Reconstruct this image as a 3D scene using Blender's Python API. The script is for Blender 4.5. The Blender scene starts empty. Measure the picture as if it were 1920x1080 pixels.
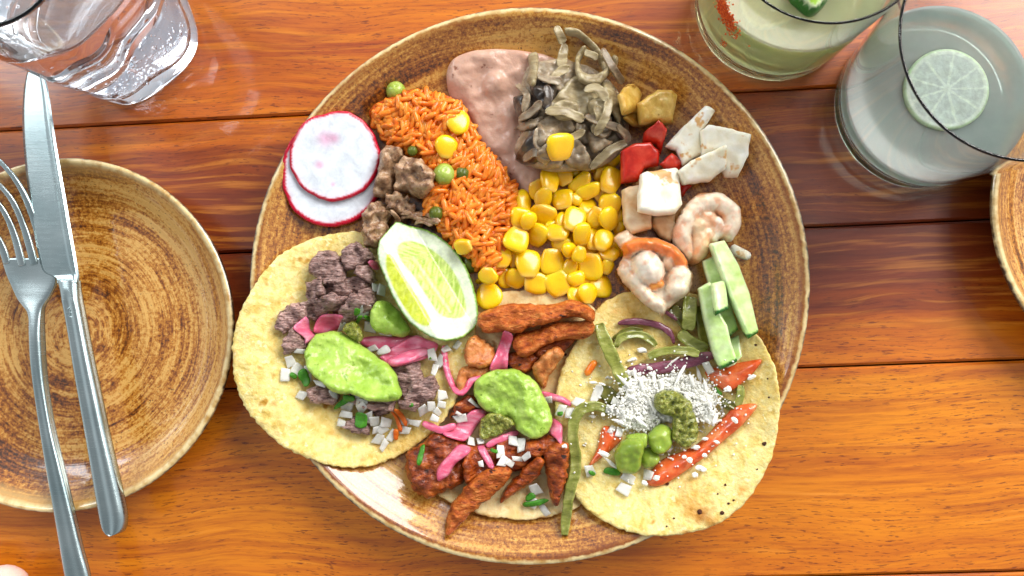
import bpy, bmesh, math, random
import numpy as np
from mathutils import Vector, Matrix, noise
from mathutils.geometry import delaunay_2d_cdt
random.seed(7); rng = np.random.default_rng(7)
C = bpy.context.scene.collection
sc = bpy.context.scene
# ------------------------------------------------------------------ camera
H, FPX = 0.384, 1477.0
cam = bpy.data.cameras.new("camera"); cam.sensor_width = 36; cam.lens = FPX / 1920 * 36
cam.clip_start = 0.01; cam.clip_end = 50
camo = bpy.data.objects.new("camera", cam); C.objects.link(camo)
dn = Vector(((1030 - 960) / FPX, -(640 - 540) / FPX, -1)).normalized()
camo.rotation_mode = 'QUATERNION'; camo.rotation_quaternion = dn.rotation_difference(Vector((0, 0, -1)))
camo.location = (0, 0, H); sc.camera = camo
RC = camo.rotation_quaternion.to_matrix()
# ------------------------------------------------------------------ light
w = bpy.data.worlds.new("World"); sc.world = w; w.use_nodes = True
bgn = w.node_tree.nodes["Background"]; bgn.inputs[0].default_value = (0.93, 0.96, 1.0, 1); bgn.inputs[1].default_value = 0.55
_t = w.node_tree; _n = lambda typ, **k: _t.nodes.new(typ)
_tc = _t.nodes.new('ShaderNodeTexCoord'); _sx = _t.nodes.new('ShaderNodeSeparateXYZ'); _t.links.new(_tc.outputs['Generated'], _sx.inputs[0])
_zr = _t.nodes.new('ShaderNodeMapRange'); _t.links.new(_sx.outputs[2], _zr.inputs[0]); _zr.inputs[1].default_value = .25; _zr.inputs[2].default_value = .95; _zr.inputs[3].default_value = 1.0; _zr.inputs[4].default_value = .42
_yr = _t.nodes.new('ShaderNodeMapRange'); _t.links.new(_sx.outputs[1], _yr.inputs[0]); _yr.inputs[1].default_value = -.8; _yr.inputs[2].default_value = .8; _yr.inputs[3].default_value = .5; _yr.inputs[4].default_value = 1.15
_m = _t.nodes.new('ShaderNodeMath'); _m.operation = 'MULTIPLY'; _t.links.new(_zr.outputs[0], _m.inputs[0]); _t.links.new(_yr.outputs[0], _m.inputs[1])
_m2 = _t.nodes.new('ShaderNodeMath'); _m2.operation = 'MULTIPLY'; _t.links.new(_m.outputs[0], _m2.inputs[0]); _m2.inputs[1].default_value = 1.04; _t.links.new(_m2.outputs[0], bgn.inputs[1])   # a dim ceiling, brighter open sides
def area(name, loc, size, power, col, target=(0, 0, 0)):
    l = bpy.data.lights.new(name, 'AREA'); l.shape = 'RECTANGLE'; l.size, l.size_y = size; l.energy = power; l.color = col
    o = bpy.data.objects.new(name, l); C.objects.link(o); o.location = loc
    o.rotation_mode = 'QUATERNION'; o.rotation_quaternion = (Vector(target) - Vector(loc)).to_track_quat('-Z', 'Y')
area("window_light", (1.15, 1.25, 1.25), (1.5, 1.1), 68, (1.0, 0.975, 0.94))
area("window_light", (-1.5, 1.0, 1.3), (0.5, 1.0), 14, (0.93, 0.97, 1.0))
sc.view_settings.view_transform = 'Standard'; sc.view_settings.look = 'None'
sc.view_settings.exposure = 0.06; sc.view_settings.gamma = 1
sc.cycles.max_bounces = 24; sc.cycles.transmission_bounces = 24; sc.cycles.glossy_bounces = 4; sc.cycles.diffuse_bounces = 4
sc.cycles.transparent_max_bounces = 12
# ------------------------------------------------------------------ helpers
def lin(h):
    h = h.lstrip('#'); v = [int(h[i:i+2], 16) / 255 for i in (0, 2, 4)]
    return tuple(c / 12.92 if c <= .04045 else ((c + .055) / 1.055) ** 2.4 for c in v)
def at(px, py, z=0.0):                       # pixel of the photograph -> point at height z
    d = RC @ Vector(((px - 960) / FPX, -(py - 540) / FPX, -1)); t = (z - H) / d.z
    return Vector((d.x * t, d.y * t, z))
def conv(ox, oy, s, pts): return [(ox + p[0] / s, oy + p[1] / s) + tuple(p[2:]) for p in pts]
def fin(o, label=None, cat=None, group=None, kind=None):
    for k, v in (('label', label), ('category', cat), ('group', group), ('kind', kind)):
        if v: o[k] = v
    return o
def link(name, me, parent=None, loc=None):
    o = bpy.data.objects.new(name, me); C.objects.link(o)
    if parent: o.parent = parent
    if loc is not None: o.location = loc
    return o
def empty(name, loc, label=None, cat=None, group=None, kind=None):
    o = bpy.data.objects.new(name, None); o.empty_display_size = .02; C.objects.link(o); o.location = loc
    return fin(o, label, cat, group, kind)
def mesh_of(name, V, F, mat, cols=None, smooth=True, origin=True):
    V = np.asarray(V, float)
    c = np.array([V[:, 0].mean(), V[:, 1].mean(), V[:, 2].min()]) if origin else np.zeros(3)
    me = bpy.data.meshes.new(name); me.from_pydata((V - c).tolist(), [], [tuple(int(i) for i in f) for f in F])
    me.materials.append(mat)
    if smooth: me.polygons.foreach_set('use_smooth', [True] * len(me.polygons))
    if cols is not None:
        a = me.color_attributes.new('Col', 'FLOAT_COLOR', 'POINT')
        cc = np.ones((len(V), 4)); cc[:, :3] = cols; a.data.foreach_set('color', cc.ravel())
    me.update(); return me, c
# ------------------------------------------------------------------ materials
class NT:
    def __init__(s, name):
        s.m = bpy.data.materials.new(name); s.m.use_nodes = True; s.t = s.m.node_tree; s.b = s.t.nodes['Principled BSDF']
        s.out = s.t.nodes['Material Output']
    def n(s, typ, props=None, **inp):
        nd = s.t.nodes.new(typ)
        for k, v in (props or {}).items(): setattr(nd, k, v)
        for k, v in inp.items():
            k2 = int(k[1:]) if k[0] == 'i' and k[1:].isdigit() else k.replace('_', ' ')
            s.set(nd.inputs[k2], v)
        return nd
    def set(s, sock, v):
        if hasattr(v, 'node'): s.t.links.new(v, sock)
        elif isinstance(v, (tuple, list)) and len(v) == 3 and sock.type == 'RGBA': sock.default_value = (*v, 1)
        else: sock.default_value = v
    def B(s, **kw):
        for k, v in kw.items(): s.set(s.b.inputs[k.replace('_', ' ')], v)
    def math(s, op, a, b=0.0, c=None):
        n = s.n('ShaderNodeMath', {'operation': op}, i0=a, i1=b)
        if c is not None: s.set(n.inputs[2], c)
        return n.outputs[0]
    def noise(s, vec, scale, detail=3, rough=.55, dist=0):
        return s.n('ShaderNodeTexNoise', Vector=vec, Scale=scale, Detail=detail, Roughness=rough, Distortion=dist).outputs['Fac']
    def ramp(s, fac, stops):
        r = s.n('ShaderNodeValToRGB', Fac=fac); e = r.color_ramp.elements
        while len(e) < len(stops): e.new(0.5)
        for x, (p, c) in zip(e, stops): x.position = p; x.color = (*c, 1) if len(c) == 3 else c
        return r.outputs[0]
    def mix(s, fac, a, b, mode='MIX'):
        n = s.n('ShaderNodeMix', {'data_type': 'RGBA', 'blend_type': mode})
        s.set(n.inputs[0], fac); s.set(n.inputs[6], a); s.set(n.inputs[7], b); return n.outputs[2]
    def coords(s, stretch=(1, 1, 1)):
        tc = s.n('ShaderNodeTexCoord').outputs['Object']; oi = s.n('ShaderNodeObjectInfo').outputs['Random']
        v = s.n('ShaderNodeVectorMath', {'operation': 'ADD'}, i0=tc, i1=s.n('ShaderNodeCombineXYZ', X=s.math('MULTIPLY', oi, 3.1), Y=s.math('MULTIPLY', oi, 7.7), Z=oi).outputs[0]).outputs[0]
        if stretch != (1, 1, 1): v = s.n('ShaderNodeVectorMath', {'operation': 'MULTIPLY'}, i0=v, i1=stretch).outputs[0]
        return v
def food(name, cols, scale=250, rough=.4, sss=.25, rad=(.004, .002, .001), bump=.3, bscale=900, bdist=.0006, coat=0, vc=False,
         stretch=(1, 1, 1), spots=None, spread=(.3, .7), detail=4, hv=0.0, ior=1.4, trans=0.0, vcmul=False, alpha=1.0):
    t = NT(name); v = t.coords(stretch)
    f = t.noise(v, scale, detail, .6, .4)
    if vc:
        base = t.n('ShaderNodeVertexColor', {'layer_name': 'Col'}).outputs[0]
        lo, hi = cols if cols else ((.8, .8, .8), (1.15, 1.15, 1.15))
        col = t.mix(1.0, base, t.ramp(f, [(spread[0], lo), (spread[1], hi)]), 'MULTIPLY')
    else:
        n = len(cols); col = t.ramp(f, [(spread[0] + (spread[1] - spread[0]) * i / max(n - 1, 1), lin(c)) for i, c in enumerate(cols)])
    if spots:                                     # (colour, scale, threshold)
        for c, s_, th in spots:
            g = t.noise(v, s_, 3, .6); col = t.mix(t.n('ShaderNodeMapRange', Value=g, From_Min=th, From_Max=th + .06).outputs[0], col, lin(c))
    if vcmul: col = t.mix(1.0, col, t.n('ShaderNodeVertexColor', {'layer_name': 'Col'}).outputs[0], 'MULTIPLY')
    if hv:
        r = t.n('ShaderNodeObjectInfo').outputs['Random']
        col = t.n('ShaderNodeHueSaturation', Value=t.math('ADD', t.math('MULTIPLY', r, hv), 1 - hv / 2), Color=col).outputs[0]
    h = t.noise(v, bscale, 4, .6)
    h2 = t.math('ADD', h, t.math('MULTIPLY', t.noise(v, bscale * .3, 2), 1.5))
    bp = t.n('ShaderNodeBump', Strength=bump, Distance=bdist, Height=h2)
    t.B(Base_Color=col, Roughness=t.n('ShaderNodeMapRange', Value=h, To_Min=rough * .7, To_Max=rough * 1.3).outputs[0], Subsurface_Weight=sss, Subsurface_Radius=rad, Subsurface_Scale=1.0, Normal=bp.outputs[0], Coat_Weight=coat, Coat_Roughness=.12, IOR=ior, Transmission_Weight=trans, Alpha=alpha)
    return t.m
def wood(name, stops, seed):
    t = NT(name); tc = t.n('ShaderNodeTexCoord').outputs['Object']
    o = t.n('ShaderNodeVectorMath', {'operation': 'ADD'}, i0=tc, i1=(seed * 3.7, seed * 1.3, seed)).outputs[0]
    def st(k, vec=o): return t.n('ShaderNodeVectorMath', {'operation': 'MULTIPLY'}, i0=vec, i1=k).outputs[0]
    y = t.n('ShaderNodeSeparateXYZ', i0=tc).outputs[1]
    wv = t.noise(st((1, 3.0, 1)), 5, 3, .6)
    yy = t.math('ADD', t.math('ADD', t.math('MULTIPLY', y, 10.5), .5), t.math('MULTIPLY', t.math('SUBTRACT', wv, .5), .7))
    yy = t.math('ADD', yy, t.math('MULTIPLY', t.math('SUBTRACT', t.noise(st((1, 22, 1)), 5, 4), .5), .45))
    base = t.ramp(yy, [(p, lin(c)) for p, c in stops])
    warp = t.n('ShaderNodeVectorMath', {'operation': 'ADD'}, i0=o, i1=t.n('ShaderNodeCombineXYZ', Y=t.math('MULTIPLY', t.noise(st((1, 1.6, 1)), 8, 2), .022)).outputs[0]).outputs[0]
    g = t.noise(st((1, 26, 1), warp), 7, 8, .66)
    g2 = t.noise(st((1, 15, 1), warp), 46, 7, .75)
    mr = lambda v, lo, hi, mx=1.0: t.n('ShaderNodeMapRange', Value=v, From_Min=lo, From_Max=hi, To_Max=mx).outputs[0]
    c = t.mix(mr(g, .48, .68, .75), base, (.52, .29, .17), 'MULTIPLY')
    c = t.mix(mr(g2, .48, .68, .65), c, (.50, .30, .20), 'MULTIPLY')
    c = t.mix(mr(t.noise(st((1, 20, 1), warp), 16, 5), .50, .70, .45), c, lin('#f0a660'))
    pv = t.noise(st((1, 7.5, 1), warp), 150, 3, .62); pm = mr(t.noise(st((1, 4, 1)), 13, 3), .38, .52)
    pore = t.math('MULTIPLY', mr(pv, .575, .63), pm)
    c = t.mix(t.math('MULTIPLY', pore, .75), c, lin('#5c200a'))
    c = t.n('ShaderNodeHueSaturation', Hue=.498, Saturation=1.10, Value=.95, Color=c).outputs[0]
    h = t.math('SUBTRACT', g2, t.math('MULTIPLY', pore, .9))
    bp = t.n('ShaderNodeBump', Strength=.10, Distance=.0005, Height=h)
    t.B(Base_Color=c, Roughness=.42, Coat_Weight=.5, Coat_Roughness=.09, Normal=bp.outputs[0])
    t.set(t.b.inputs['Coat Normal'], t.n('ShaderNodeBump', Strength=.05, Distance=.0008, Height=t.math('ADD', t.noise(st((1, 2, 1)), 20, 2), t.math('MULTIPLY', h, .12))).outputs[0])
    return t.m
def glaze(name, R, seed, dark, mid, light, rimw, ringcol, bias=0.0):
    t = NT(name); tc = t.n('ShaderNodeTexCoord').outputs['Object']; s = t.n('ShaderNodeSeparateXYZ', i0=tc)
    x, y = s.outputs[0], s.outputs[1]
    wob = t.math('MULTIPLY', t.math('SUBTRACT', t.noise(t.n('ShaderNodeVectorMath', {'operation': 'ADD'}, i0=tc, i1=(seed, seed, seed)).outputs[0], 9, 2), .5), .08)
    r = t.math('DIVIDE', t.math('SQRT', t.math('ADD', t.math('MULTIPLY', x, x), t.math('MULTIPLY', y, y))), R)
    rr = t.math('ADD', r, wob); th = t.math('ARCTAN2', y, x)
    def pol(kr, kt): return t.n('ShaderNodeCombineXYZ', X=t.math('MULTIPLY', rr, kr), Y=t.math('MULTIPLY', t.math('COSINE', th), kt), Z=t.math('ADD', t.math('MULTIPLY', t.math('SINE', th), kt), seed)).outputs[0]
    n1 = t.noise(pol(9, .7), 1, 3, .6); n2 = t.noise(pol(34, 1.0), 1, 4, .65); fine = t.noise(pol(95, 3), 1, 3, .6)
    sp = t.noise(tc, 640, 3, .7); big = t.noise(t.n('ShaderNodeVectorMath', {'operation': 'ADD'}, i0=tc, i1=(seed, 0, 0)).outputs[0], 11, 3)
    v = t.math('ADD', t.math('ADD', t.math('ADD', t.math('MULTIPLY', n1, .95), t.math('MULTIPLY', n2, .85)), -.40), t.math('ADD', t.math('MULTIPLY', t.math('SUBTRACT', sp, .5), .95), t.math('MULTIPLY', t.math('SUBTRACT', big, .5), .6)))
    v = t.math('ADD', v, t.math('MULTIPLY', t.math('SUBTRACT', fine, .5), .55))
    v = t.math('ADD', v, bias)
    c = t.ramp(v, [(.30, lin(light)), (.46, lin(mid)), (.62, lin(dark)), (.8, lin('#3a1d0a'))])
    c = t.mix(t.n('ShaderNodeMapRange', Value=t.noise(tc, 900, 2, .6), From_Min=.63, From_Max=.70, To_Max=.8).outputs[0], c, lin('#3b1c08'))
    e = t.math('ADD', r, t.math('MULTIPLY', t.math('SUBTRACT', t.noise(tc, 260, 3), .5), .02))
    band = t.math('MULTIPLY', t.n('ShaderNodeMapRange', Value=e, From_Min=1 - rimw * 2.6, From_Max=1 - rimw * 1.6).outputs[0], .75)
    c = t.mix(t.math('MULTIPLY', band, t.n('ShaderNodeMapRange', Value=big, From_Min=.4, From_Max=.6).outputs[0]), c, lin(ringcol))
    c = t.mix(t.n('ShaderNodeMapRange', Value=e, From_Min=1 - rimw * 1.25, From_Max=1 - rimw * .8).outputs[0], c, t.mix(t.n('ShaderNodeMapRange', Value=t.noise(pol(6, 9), 2, 3), From_Min=.45, From_Max=.7).outputs[0], lin('#dcc48c'), lin('#b48a46')))
    c = t.mix(t.n('ShaderNodeMapRange', Value=e, From_Min=.992, From_Max=1.0).outputs[0], c, lin('#3a2412'))
    bp = t.n('ShaderNodeBump', Strength=.45, Distance=.0007, Height=t.math('ADD', t.noise(pol(60, .5), 1, 2), t.math('MULTIPLY', sp, .25)))
    t.B(Base_Color=c, Roughness=.30, Coat_Weight=.9, Coat_Roughness=.06, Normal=bp.outputs[0])
    t.set(t.b.inputs['Coat Normal'], t.n('ShaderNodeBump', Strength=.3, Distance=.0006, Height=t.noise(pol(30, .5), 1, 2)).outputs[0])
    return t.m
def simple(name, col, rough=.3, metal=0.0, trans=0.0, ior=1.45, **kw):
    t = NT(name); t.B(Base_Color=col, Roughness=rough, Metallic=metal, Transmission_Weight=trans, IOR=ior, **kw); return t.m
def steel_mat():
    t = NT('steel'); v = t.coords((1, 12, 1)); n = t.noise(v, 120, 4, .6)
    bp = t.n('ShaderNodeBump', Strength=.02, Distance=.0003, Height=n)
    t.B(Base_Color=t.ramp(t.noise(t.coords(), 30, 3), [(.3, lin('#9db0b2')), (.7, lin('#c4d0d0'))]), Metallic=1.0, Roughness=t.n('ShaderNodeMapRange', Value=n, To_Min=.16, To_Max=.34).outputs[0], Normal=bp.outputs[0])
    return t.m
M = {}
M['steel'] = steel_mat()
M['tort'] = food('tortilla', ['#d0b058', '#e0c876', '#ead894', '#dcc268'], 210, .6, .15, vcmul=True, bump=.8, bscale=420, bdist=.001, spots=[('#f0e4a8', 330, .60), ('#b98a30', 60, .66)], detail=5)
M['tortpale'] = food('tortilla_pale', ['#c89e5c', '#dcc088', '#e4d09c', '#d4b472'], 190, .6, .15, vcmul=True, bump=.4, bscale=420, bdist=.0008, spots=[('#9a6a2c', 80, .66)])
M['char'] = food('char', ['#2c1206', '#5a2a0e'], 700, .7, 0, bump=.5)
M['scorch'] = food('scorch', ['#a8641c', '#c58a30'], 500, .6, .1, bump=.3)
M['beans'] = food('beans', ['#bf9580', '#c9a18c', '#d2ae9a'], 90, .33, .2, bump=.35, bscale=260, bdist=.0014, coat=.15, spots=[('#85543f', 150, .66)])
M['rice'] = food('rice', ['#e0600c', '#f2841e', '#faa040'], 260, .33, .3, (.003, .001, .0005), .2, 1500, .0003, coat=.25, hv=.3)
M['ricebase'] = food('rice_base', ['#a8400c', '#d0600f'], 420, .5, .1, bump=.8, bscale=500)
M['corn'] = food('corn', None, 160, .22, .35, (.004, .002, .0004), .08, 500, .0004, coat=.5, vc=True, hv=.22)
M['pea'] = food('pea', ['#6c8420', '#94a83c', '#aabb5c'], 230, .3, .3, (.002, .003, .0005), .35, 420, .0006, coat=.3, spots=[('#b9c383', 300, .66)])
M['olive'] = food('dark_pea', ['#444f12', '#66701e'], 230, .35, .2, bump=.25, bscale=420)
M['radish'] = food('radish_flesh', [(.93,) * 3, (1.04,) * 3][:2] and None, 200, .28, .3, (.003, .003, .003), .12, 500, .0003, coat=.3, vc=True)
M['beef'] = food('beef', ['#4c332c', '#8a6a62', '#b08e86', '#cfb2a8'], 260, .40, .15, bump=1.0, bscale=330, bdist=.0014, stretch=(1, 4.5, 2), coat=.12, hv=.35, spots=[('#2c1712', 240, .64)])
M['pork'] = food('stewed_meat', ['#5a3c28', '#8a664a', '#ab8968', '#c0a488'], 260, .33, .15, bump=.9, bscale=430, bdist=.0012, coat=.35, hv=.2, spots=[('#c2b09a', 330, .64), ('#3a2012', 170, .66)])
M['chick'] = food('chicken', ['#7e330c', '#a84e16', '#c06622', '#d08440'], 240, .48, .15, bump=1.0, bscale=520, stretch=(1, 2.2, 1), bdist=.0012, hv=.2, spots=[('#3a1208', 170, .63), ('#cf8a4c', 420, .67)])
M['chickd'] = food('chicken_dark', ['#511a05', '#84340a', '#ac5014', '#c87430'], 170, .36, .12, bump=.9, bscale=420, bdist=.0014, coat=.2, hv=.25, spots=[('#260904', 130, .62)], stretch=(1, 1.8, 1))
M['chickp'] = food('chicken_pale', ['#a5561e', '#c4783a', '#d89a60'], 230, .4, .2, bump=.8, bscale=450, bdist=.0011, coat=.15, spots=[('#5a1f08', 240, .64)])
M['guac'] = food('guacamole', ['#86a838', '#a0c04e', '#b4cf66'], 110, .26, .2, (.002, .003, .0008), .6, 400, .0009, coat=.25, spots=[('#7c9c2c', 260, .62), ('#5f7f20', 420, .68), ('#c4d682', 520, .70)])
M['avosauce'] = food('green_sauce', ['#76922a', '#8ca43a', '#9cb04c'], 90, .3, .25, bump=.3, bscale=300, coat=.2)
M['salsa'] = food('salsa_verde', ['#48500e', '#6f7620', '#8f9238', '#b0ac60'], 520, .28, .2, bump=1.0, bscale=700, bdist=.0013, coat=.4, spots=[('#d2c684', 520, .68), ('#2d2f08', 300, .67)])
M['pink'] = food('pickled_onion', ['#cc4c6c', '#e06a88', '#ee9cb0'], 110, .3, .4, (.005, .001, .0015), .25, 600, .0004, coat=.35, stretch=(1, 3, 1), hv=.2)
M['onion'] = food('white_onion', ['#d6d8cc', '#e8e8e0', '#f6f5f0'], 160, .25, .5, (.004, .004, .004), .2, 600, .0004, coat=.3, hv=.10, alpha=.72)
M['purple'] = food('purple_onion', ['#4f2330', '#7a3f52', '#9a6878'], 150, .25, .3, bump=.3, bscale=500, coat=.5, stretch=(1, 3, 1))
M['cil'] = food('cilantro', ['#2c6a12', '#4a8f1e'], 500, .4, .2, bump=.4)
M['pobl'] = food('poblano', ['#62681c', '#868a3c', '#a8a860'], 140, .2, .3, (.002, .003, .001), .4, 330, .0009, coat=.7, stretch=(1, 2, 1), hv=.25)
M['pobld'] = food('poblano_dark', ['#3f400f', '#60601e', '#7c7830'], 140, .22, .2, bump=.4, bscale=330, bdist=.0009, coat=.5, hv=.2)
M['tomato'] = food('tomato', ['#bc4014', '#d85e2a', '#e58a54'], 130, .2, .35, (.005, .001, .0005), .2, 400, .0006, coat=.6, spots=[('#e8986a', 210, .68)])
M['tomdice'] = food('red_tomato', ['#a8140a', '#c82814', '#de4a30'], 150, .2, .3, (.005, .001, .0005), .3, 400, .0007, coat=.6)
M['cheese'] = food('cheese_cube', ['#e9dfbe', '#f6f0dc', '#fdfaf0'], 120, .42, .3, (.004, .003, .002), .3, 500, .0006, coat=.1, spots=[('#dcae70', 110, .58)])
M['cheesew'] = food('cheese_warm', ['#cfa06c', '#e0c197', '#ecd9b8'], 100, .45, .3, bump=.3, bscale=500)
M['crumb'] = food('cheese_crumb', ['#efeee4', '#fbf9f0'], 500, .5, .3, (.002, .002, .002), .3, 1200, .0004)
M['potato'] = food('potato', ['#b98a2c', '#cfa548', '#dfc070'], 190, .35, .25, bump=.45, bscale=420, bdist=.0008, coat=.3, spots=[('#96661a', 110, .64)])
M['shrimp'] = food('shrimp', None, 170, .25, .35, (.004, .002, .0015), .35, 330, .0008, coat=.45, vc=True)
M['cuke'] = food('cucumber', None, 160, .24, .35, (.002, .003, .001), .18, 500, .0004, coat=.4, vc=True)
M['lime'] = food('lime', None, 330, .3, .35, (.003, .003, .001), .3, 700, .0005, coat=.35, vc=True)
M['mush'] = food('mushroom', ['#64523e', '#8f7d64', '#b0a188'], 130, .36, .25, bump=.4, bscale=360, bdist=.0009, coat=.25, hv=.35, stretch=(1, 1.7, 1))
M['mushd'] = food('mushroom_dark', ['#241c17', '#4a3e34', '#726452'], 150, .3, .15, bump=.5, bscale=360, bdist=.0009, coat=.35)
M['onionc'] = food('cooked_onion', ['#7c6a48', '#a59470', '#c9bc98'], 110, .36, .45, (.003, .003, .002), .25, 400, .0006, coat=.3, stretch=(1, 3, 1), hv=.25, alpha=.84)
M['carrot'] = food('carrot', ['#c4520c', '#dd7420'], 300, .35, .3, bump=.2)
M['chili'] = food('chili_salt', ['#8a2206', '#c4440c', '#e07024'], 900, .5, .1, bump=.5, hv=.5)
M['skin'] = food('skin', ['#e2b3a4', '#ecc4b6'], 60, .45, .3, (.01, .004, .002), .1, 700, .0003)
M['nail'] = simple('fingernail', lin('#efcfc6'), .25)
M['glass'] = simple('clear_glass', (1, 1, 1), .0, 0, 1.0, 1.45)
M['water'] = simple('water', (.90, .95, 1.0), .0, 0, 1.0, 1.33)
M['bubble'] = simple('bubble', (.97, .98, 1.0), .05, 0, 1.0, 1.0 / 1.33, Coat_Weight=.5)
def juice(name, col, frac):
    t = NT(name); t.B(Base_Color=col, Roughness=.08, Transmission_Weight=1.0, IOR=1.34)
    d = t.n('ShaderNodeBsdfPrincipled', Base_Color=col, Roughness=.12, Subsurface_Weight=1.0, Subsurface_Radius=(.006, .006, .006), Subsurface_Scale=1.0)
    n = t.noise(t.coords(), 60, 3)
    mx = t.n('ShaderNodeMixShader', i0=t.n('ShaderNodeMapRange', Value=n, To_Min=frac - .08, To_Max=frac + .08).outputs[0]); t.set(mx.inputs[1], t.b.outputs[0]); t.set(mx.inputs[2], d.outputs[0])
    t.set(t.out.inputs[0], mx.outputs[0]); return t.m
M['limeade'] = juice('limeade', lin('#e2f4ea'), .36)
M['margarita'] = juice('margarita', lin('#eaf2c0'), .36)
# ------------------------------------------------------------------ table
SL = math.radians(2.3)
pl = [('plank', [(0, '#a8521e'), (.35, '#c0642a'), (.6, '#b05822'), (1, '#ca7832')]),
      ('plank', [(0, '#b85e28'), (.25, '#ca7030'), (.5, '#ab5422'), (.75, '#cc7836'), (1, '#ba6424')]),
      ('plank', [(0, '#6e301a'), (.3, '#7a3a20'), (.55, '#8a4424'), (.74, '#944a24'), (.84, '#c26a2a'), (1, '#c67030')]),
      ('plank', [(0, '#d07c38'), (.22, '#cc7636'), (.42, '#b05f30'), (.62, '#80402a'), (.85, '#703622'), (1, '#783a22')]),
      ('plank', [(0, '#c87434'), (.3, '#d88a44'), (.6, '#d07e3a'), (.85, '#dc9046'), (1, '#c87438')]), ('plank', [(0, '#b06028'), (.5, '#c07030'), (1, '#ac5c26')])]
table = empty('wooden_table', (0, 0, 0), "glossy orange brown wooden table top of wide planks under all the plates", "table")
ys = [-330, -95, 167, 427, 690, 1082, 1330]
yw = [at(1500, y).y - math.tan(SL) * at(1500, y).x for y in ys]
for i, (nm, st) in enumerate(pl):
    y1, y0 = yw[i] - .0004, yw[i + 1] + .0004; h = y1 - y0; L = .62
    bm = bmesh.new(); bmesh.ops.create_cube(bm, size=1)
    for v in bm.verts: v.co = Vector((v.co.x * 2 * L, v.co.y * h, (v.co.z - .5) * .022))
    bmesh.ops.bevel(bm, geom=[e for e in bm.edges], offset=.0011, segments=3, affect='EDGES')
    me = bpy.data.meshes.new('plank'); bm.to_mesh(me); bm.free(); me.polygons.foreach_set('use_smooth', [p.area < .002 for p in me.polygons])
    stn = [(p, c) for p, c in st]
    me.materials.append(wood('wood', stn, i * 1.7 + 2))
    o = link('plank', me, table); o.location = (-(y0 + h / 2) * math.sin(SL), (y0 + h / 2) * math.cos(SL), 0); o.rotation_euler.z = SL
    if i == 2: o['label'] = 'darker brown plank with an orange upper edge'
batten_me = bpy.data.meshes.new('batten'); bm = bmesh.new(); bmesh.ops.create_cube(bm, size=1)
for v in bm.verts: v.co = Vector((v.co.x * 1.2, v.co.y * .75, v.co.z * .012 - .0285))
bm.to_mesh(batten_me); bm.free(); batten_me.materials.append(simple('dark_wood', lin('#2a120a'), .6)); link('batten', batten_me, table)
# ------------------------------------------------------------------ lathe
def lathe(name, prof, mat, parent=None, loc=(0, 0, 0), seg=192, rfun=None, zfun=None):
    V = []; F = []; n = len(prof)
    for j in range(seg):
        a = 2 * math.pi * j / seg
        for (r, z) in prof:
            rr = r * (rfun(a, r, z) if rfun else 1); V.append((rr * math.cos(a), rr * math.sin(a), z + (zfun(a, r, z) if zfun else 0)))
    for j in range(seg):
        k = (j + 1) % seg
        for i in range(n - 1):
            F.append((j * n + i, k * n + i, k * n + i + 1, j * n + i + 1))
    me = bpy.data.meshes.new(name); me.from_pydata(V, [], F); me.materials.append(mat)
    bm = bmesh.new(); bm.from_mesh(me); bmesh.ops.remove_doubles(bm, verts=bm.verts, dist=1e-6)
    bmesh.ops.recalc_face_normals(bm, faces=bm.faces); bm.to_mesh(me); bm.free()
    me.polygons.foreach_set('use_smooth', [True] * len(me.polygons))
    o = link(name, me, parent, loc); return o
def smooth_prof(P, k=6):
    P = [np.array(p, float) for p in P]; out = []
    for i in range(len(P) - 1):
        p0 = P[max(i - 1, 0)]; p1 = P[i]; p2 = P[i + 1]; p3 = P[min(i + 2, len(P) - 1)]
        for t in np.linspace(0, 1, k, endpoint=False):
            out.append(.5 * ((2 * p1) + (-p0 + p2) * t + (2 * p0 - 5 * p1 + 4 * p2 - p3) * t * t + (-p0 + 3 * p1 - 3 * p2 + p3) * t ** 3))
    out.append(P[-1]); return [tuple(p) for p in out]
def plate_prof(R, zr):
    top = [(0, .0055), (R * .3, .0055), (R * .62, .0058), (R * .76, .0072), (R * .86, .0115), (R * .93, zr * .80), (R * .965, zr * .96), (R * .985, zr), (R * .998, zr - .0006)]
    bot = [(R, zr - .0020), (R * .985, zr - .0038), (R * .93, zr * .60), (R * .84, .0055), (R * .72, .0016), (R * .66, .0003), (R * .63, .0003), (R * .61, .0015), (0, .0018)]
    return smooth_prof(top, 7) + smooth_prof(bot, 5)
def ring_of(l, r, t, b, z):
    a, c, d, e = at(*l, z), at(*r, z), at(*t, z), at(*b, z)
    return Vector(((a.x + c.x) / 2, (d.y + e.y) / 2, 0)), ((c.x - a.x) / 2 + (d.y - e.y) / 2) / 2
ZR = .023
PC, PR = ring_of((468, 530), (1520, 560), (1010, 11), (970, 1062), ZR)
wob = lambda a, r, z: 1 + .0016 * math.sin(2 * a + 1) + .001 * math.sin(5 * a)
mp = lathe('dinner_plate', plate_prof(PR, ZR), glaze('brown_glaze', PR, 3.3, '#85480f', '#b07326', '#cf9c4a', .017, '#7a3e16', -.06), loc=PC, seg=256, rfun=wob)
fin(mp, "large brown speckled stoneware dinner plate full of food in the middle", "plate")
SC, SR = ring_of((-216, 640), (442, 620), (118, 300), (110, 958), .020)
SR = (at(442, 625, .02).x - at(113, 625, .02).x + at(113, 300, .02).y - at(113, 958, .02).y) / 3 if False else SR
sp_ = lathe('side_plate', plate_prof(SR, .020), glaze('brown_glaze_small', SR, 8.1, '#84460e', '#b87a2a', '#d4a458', .040, '#c49c58', -.02), loc=SC, seg=256, rfun=wob)
fin(sp_, "smaller brown glazed plate under the knife and fork at the left", "plate")
RCn = at(2222, 394, .02); RCn.z = 0
rp = lathe('side_plate', plate_prof(SR, .020), sp_.data.materials[0], loc=RCn, seg=256, rfun=wob)
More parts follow.
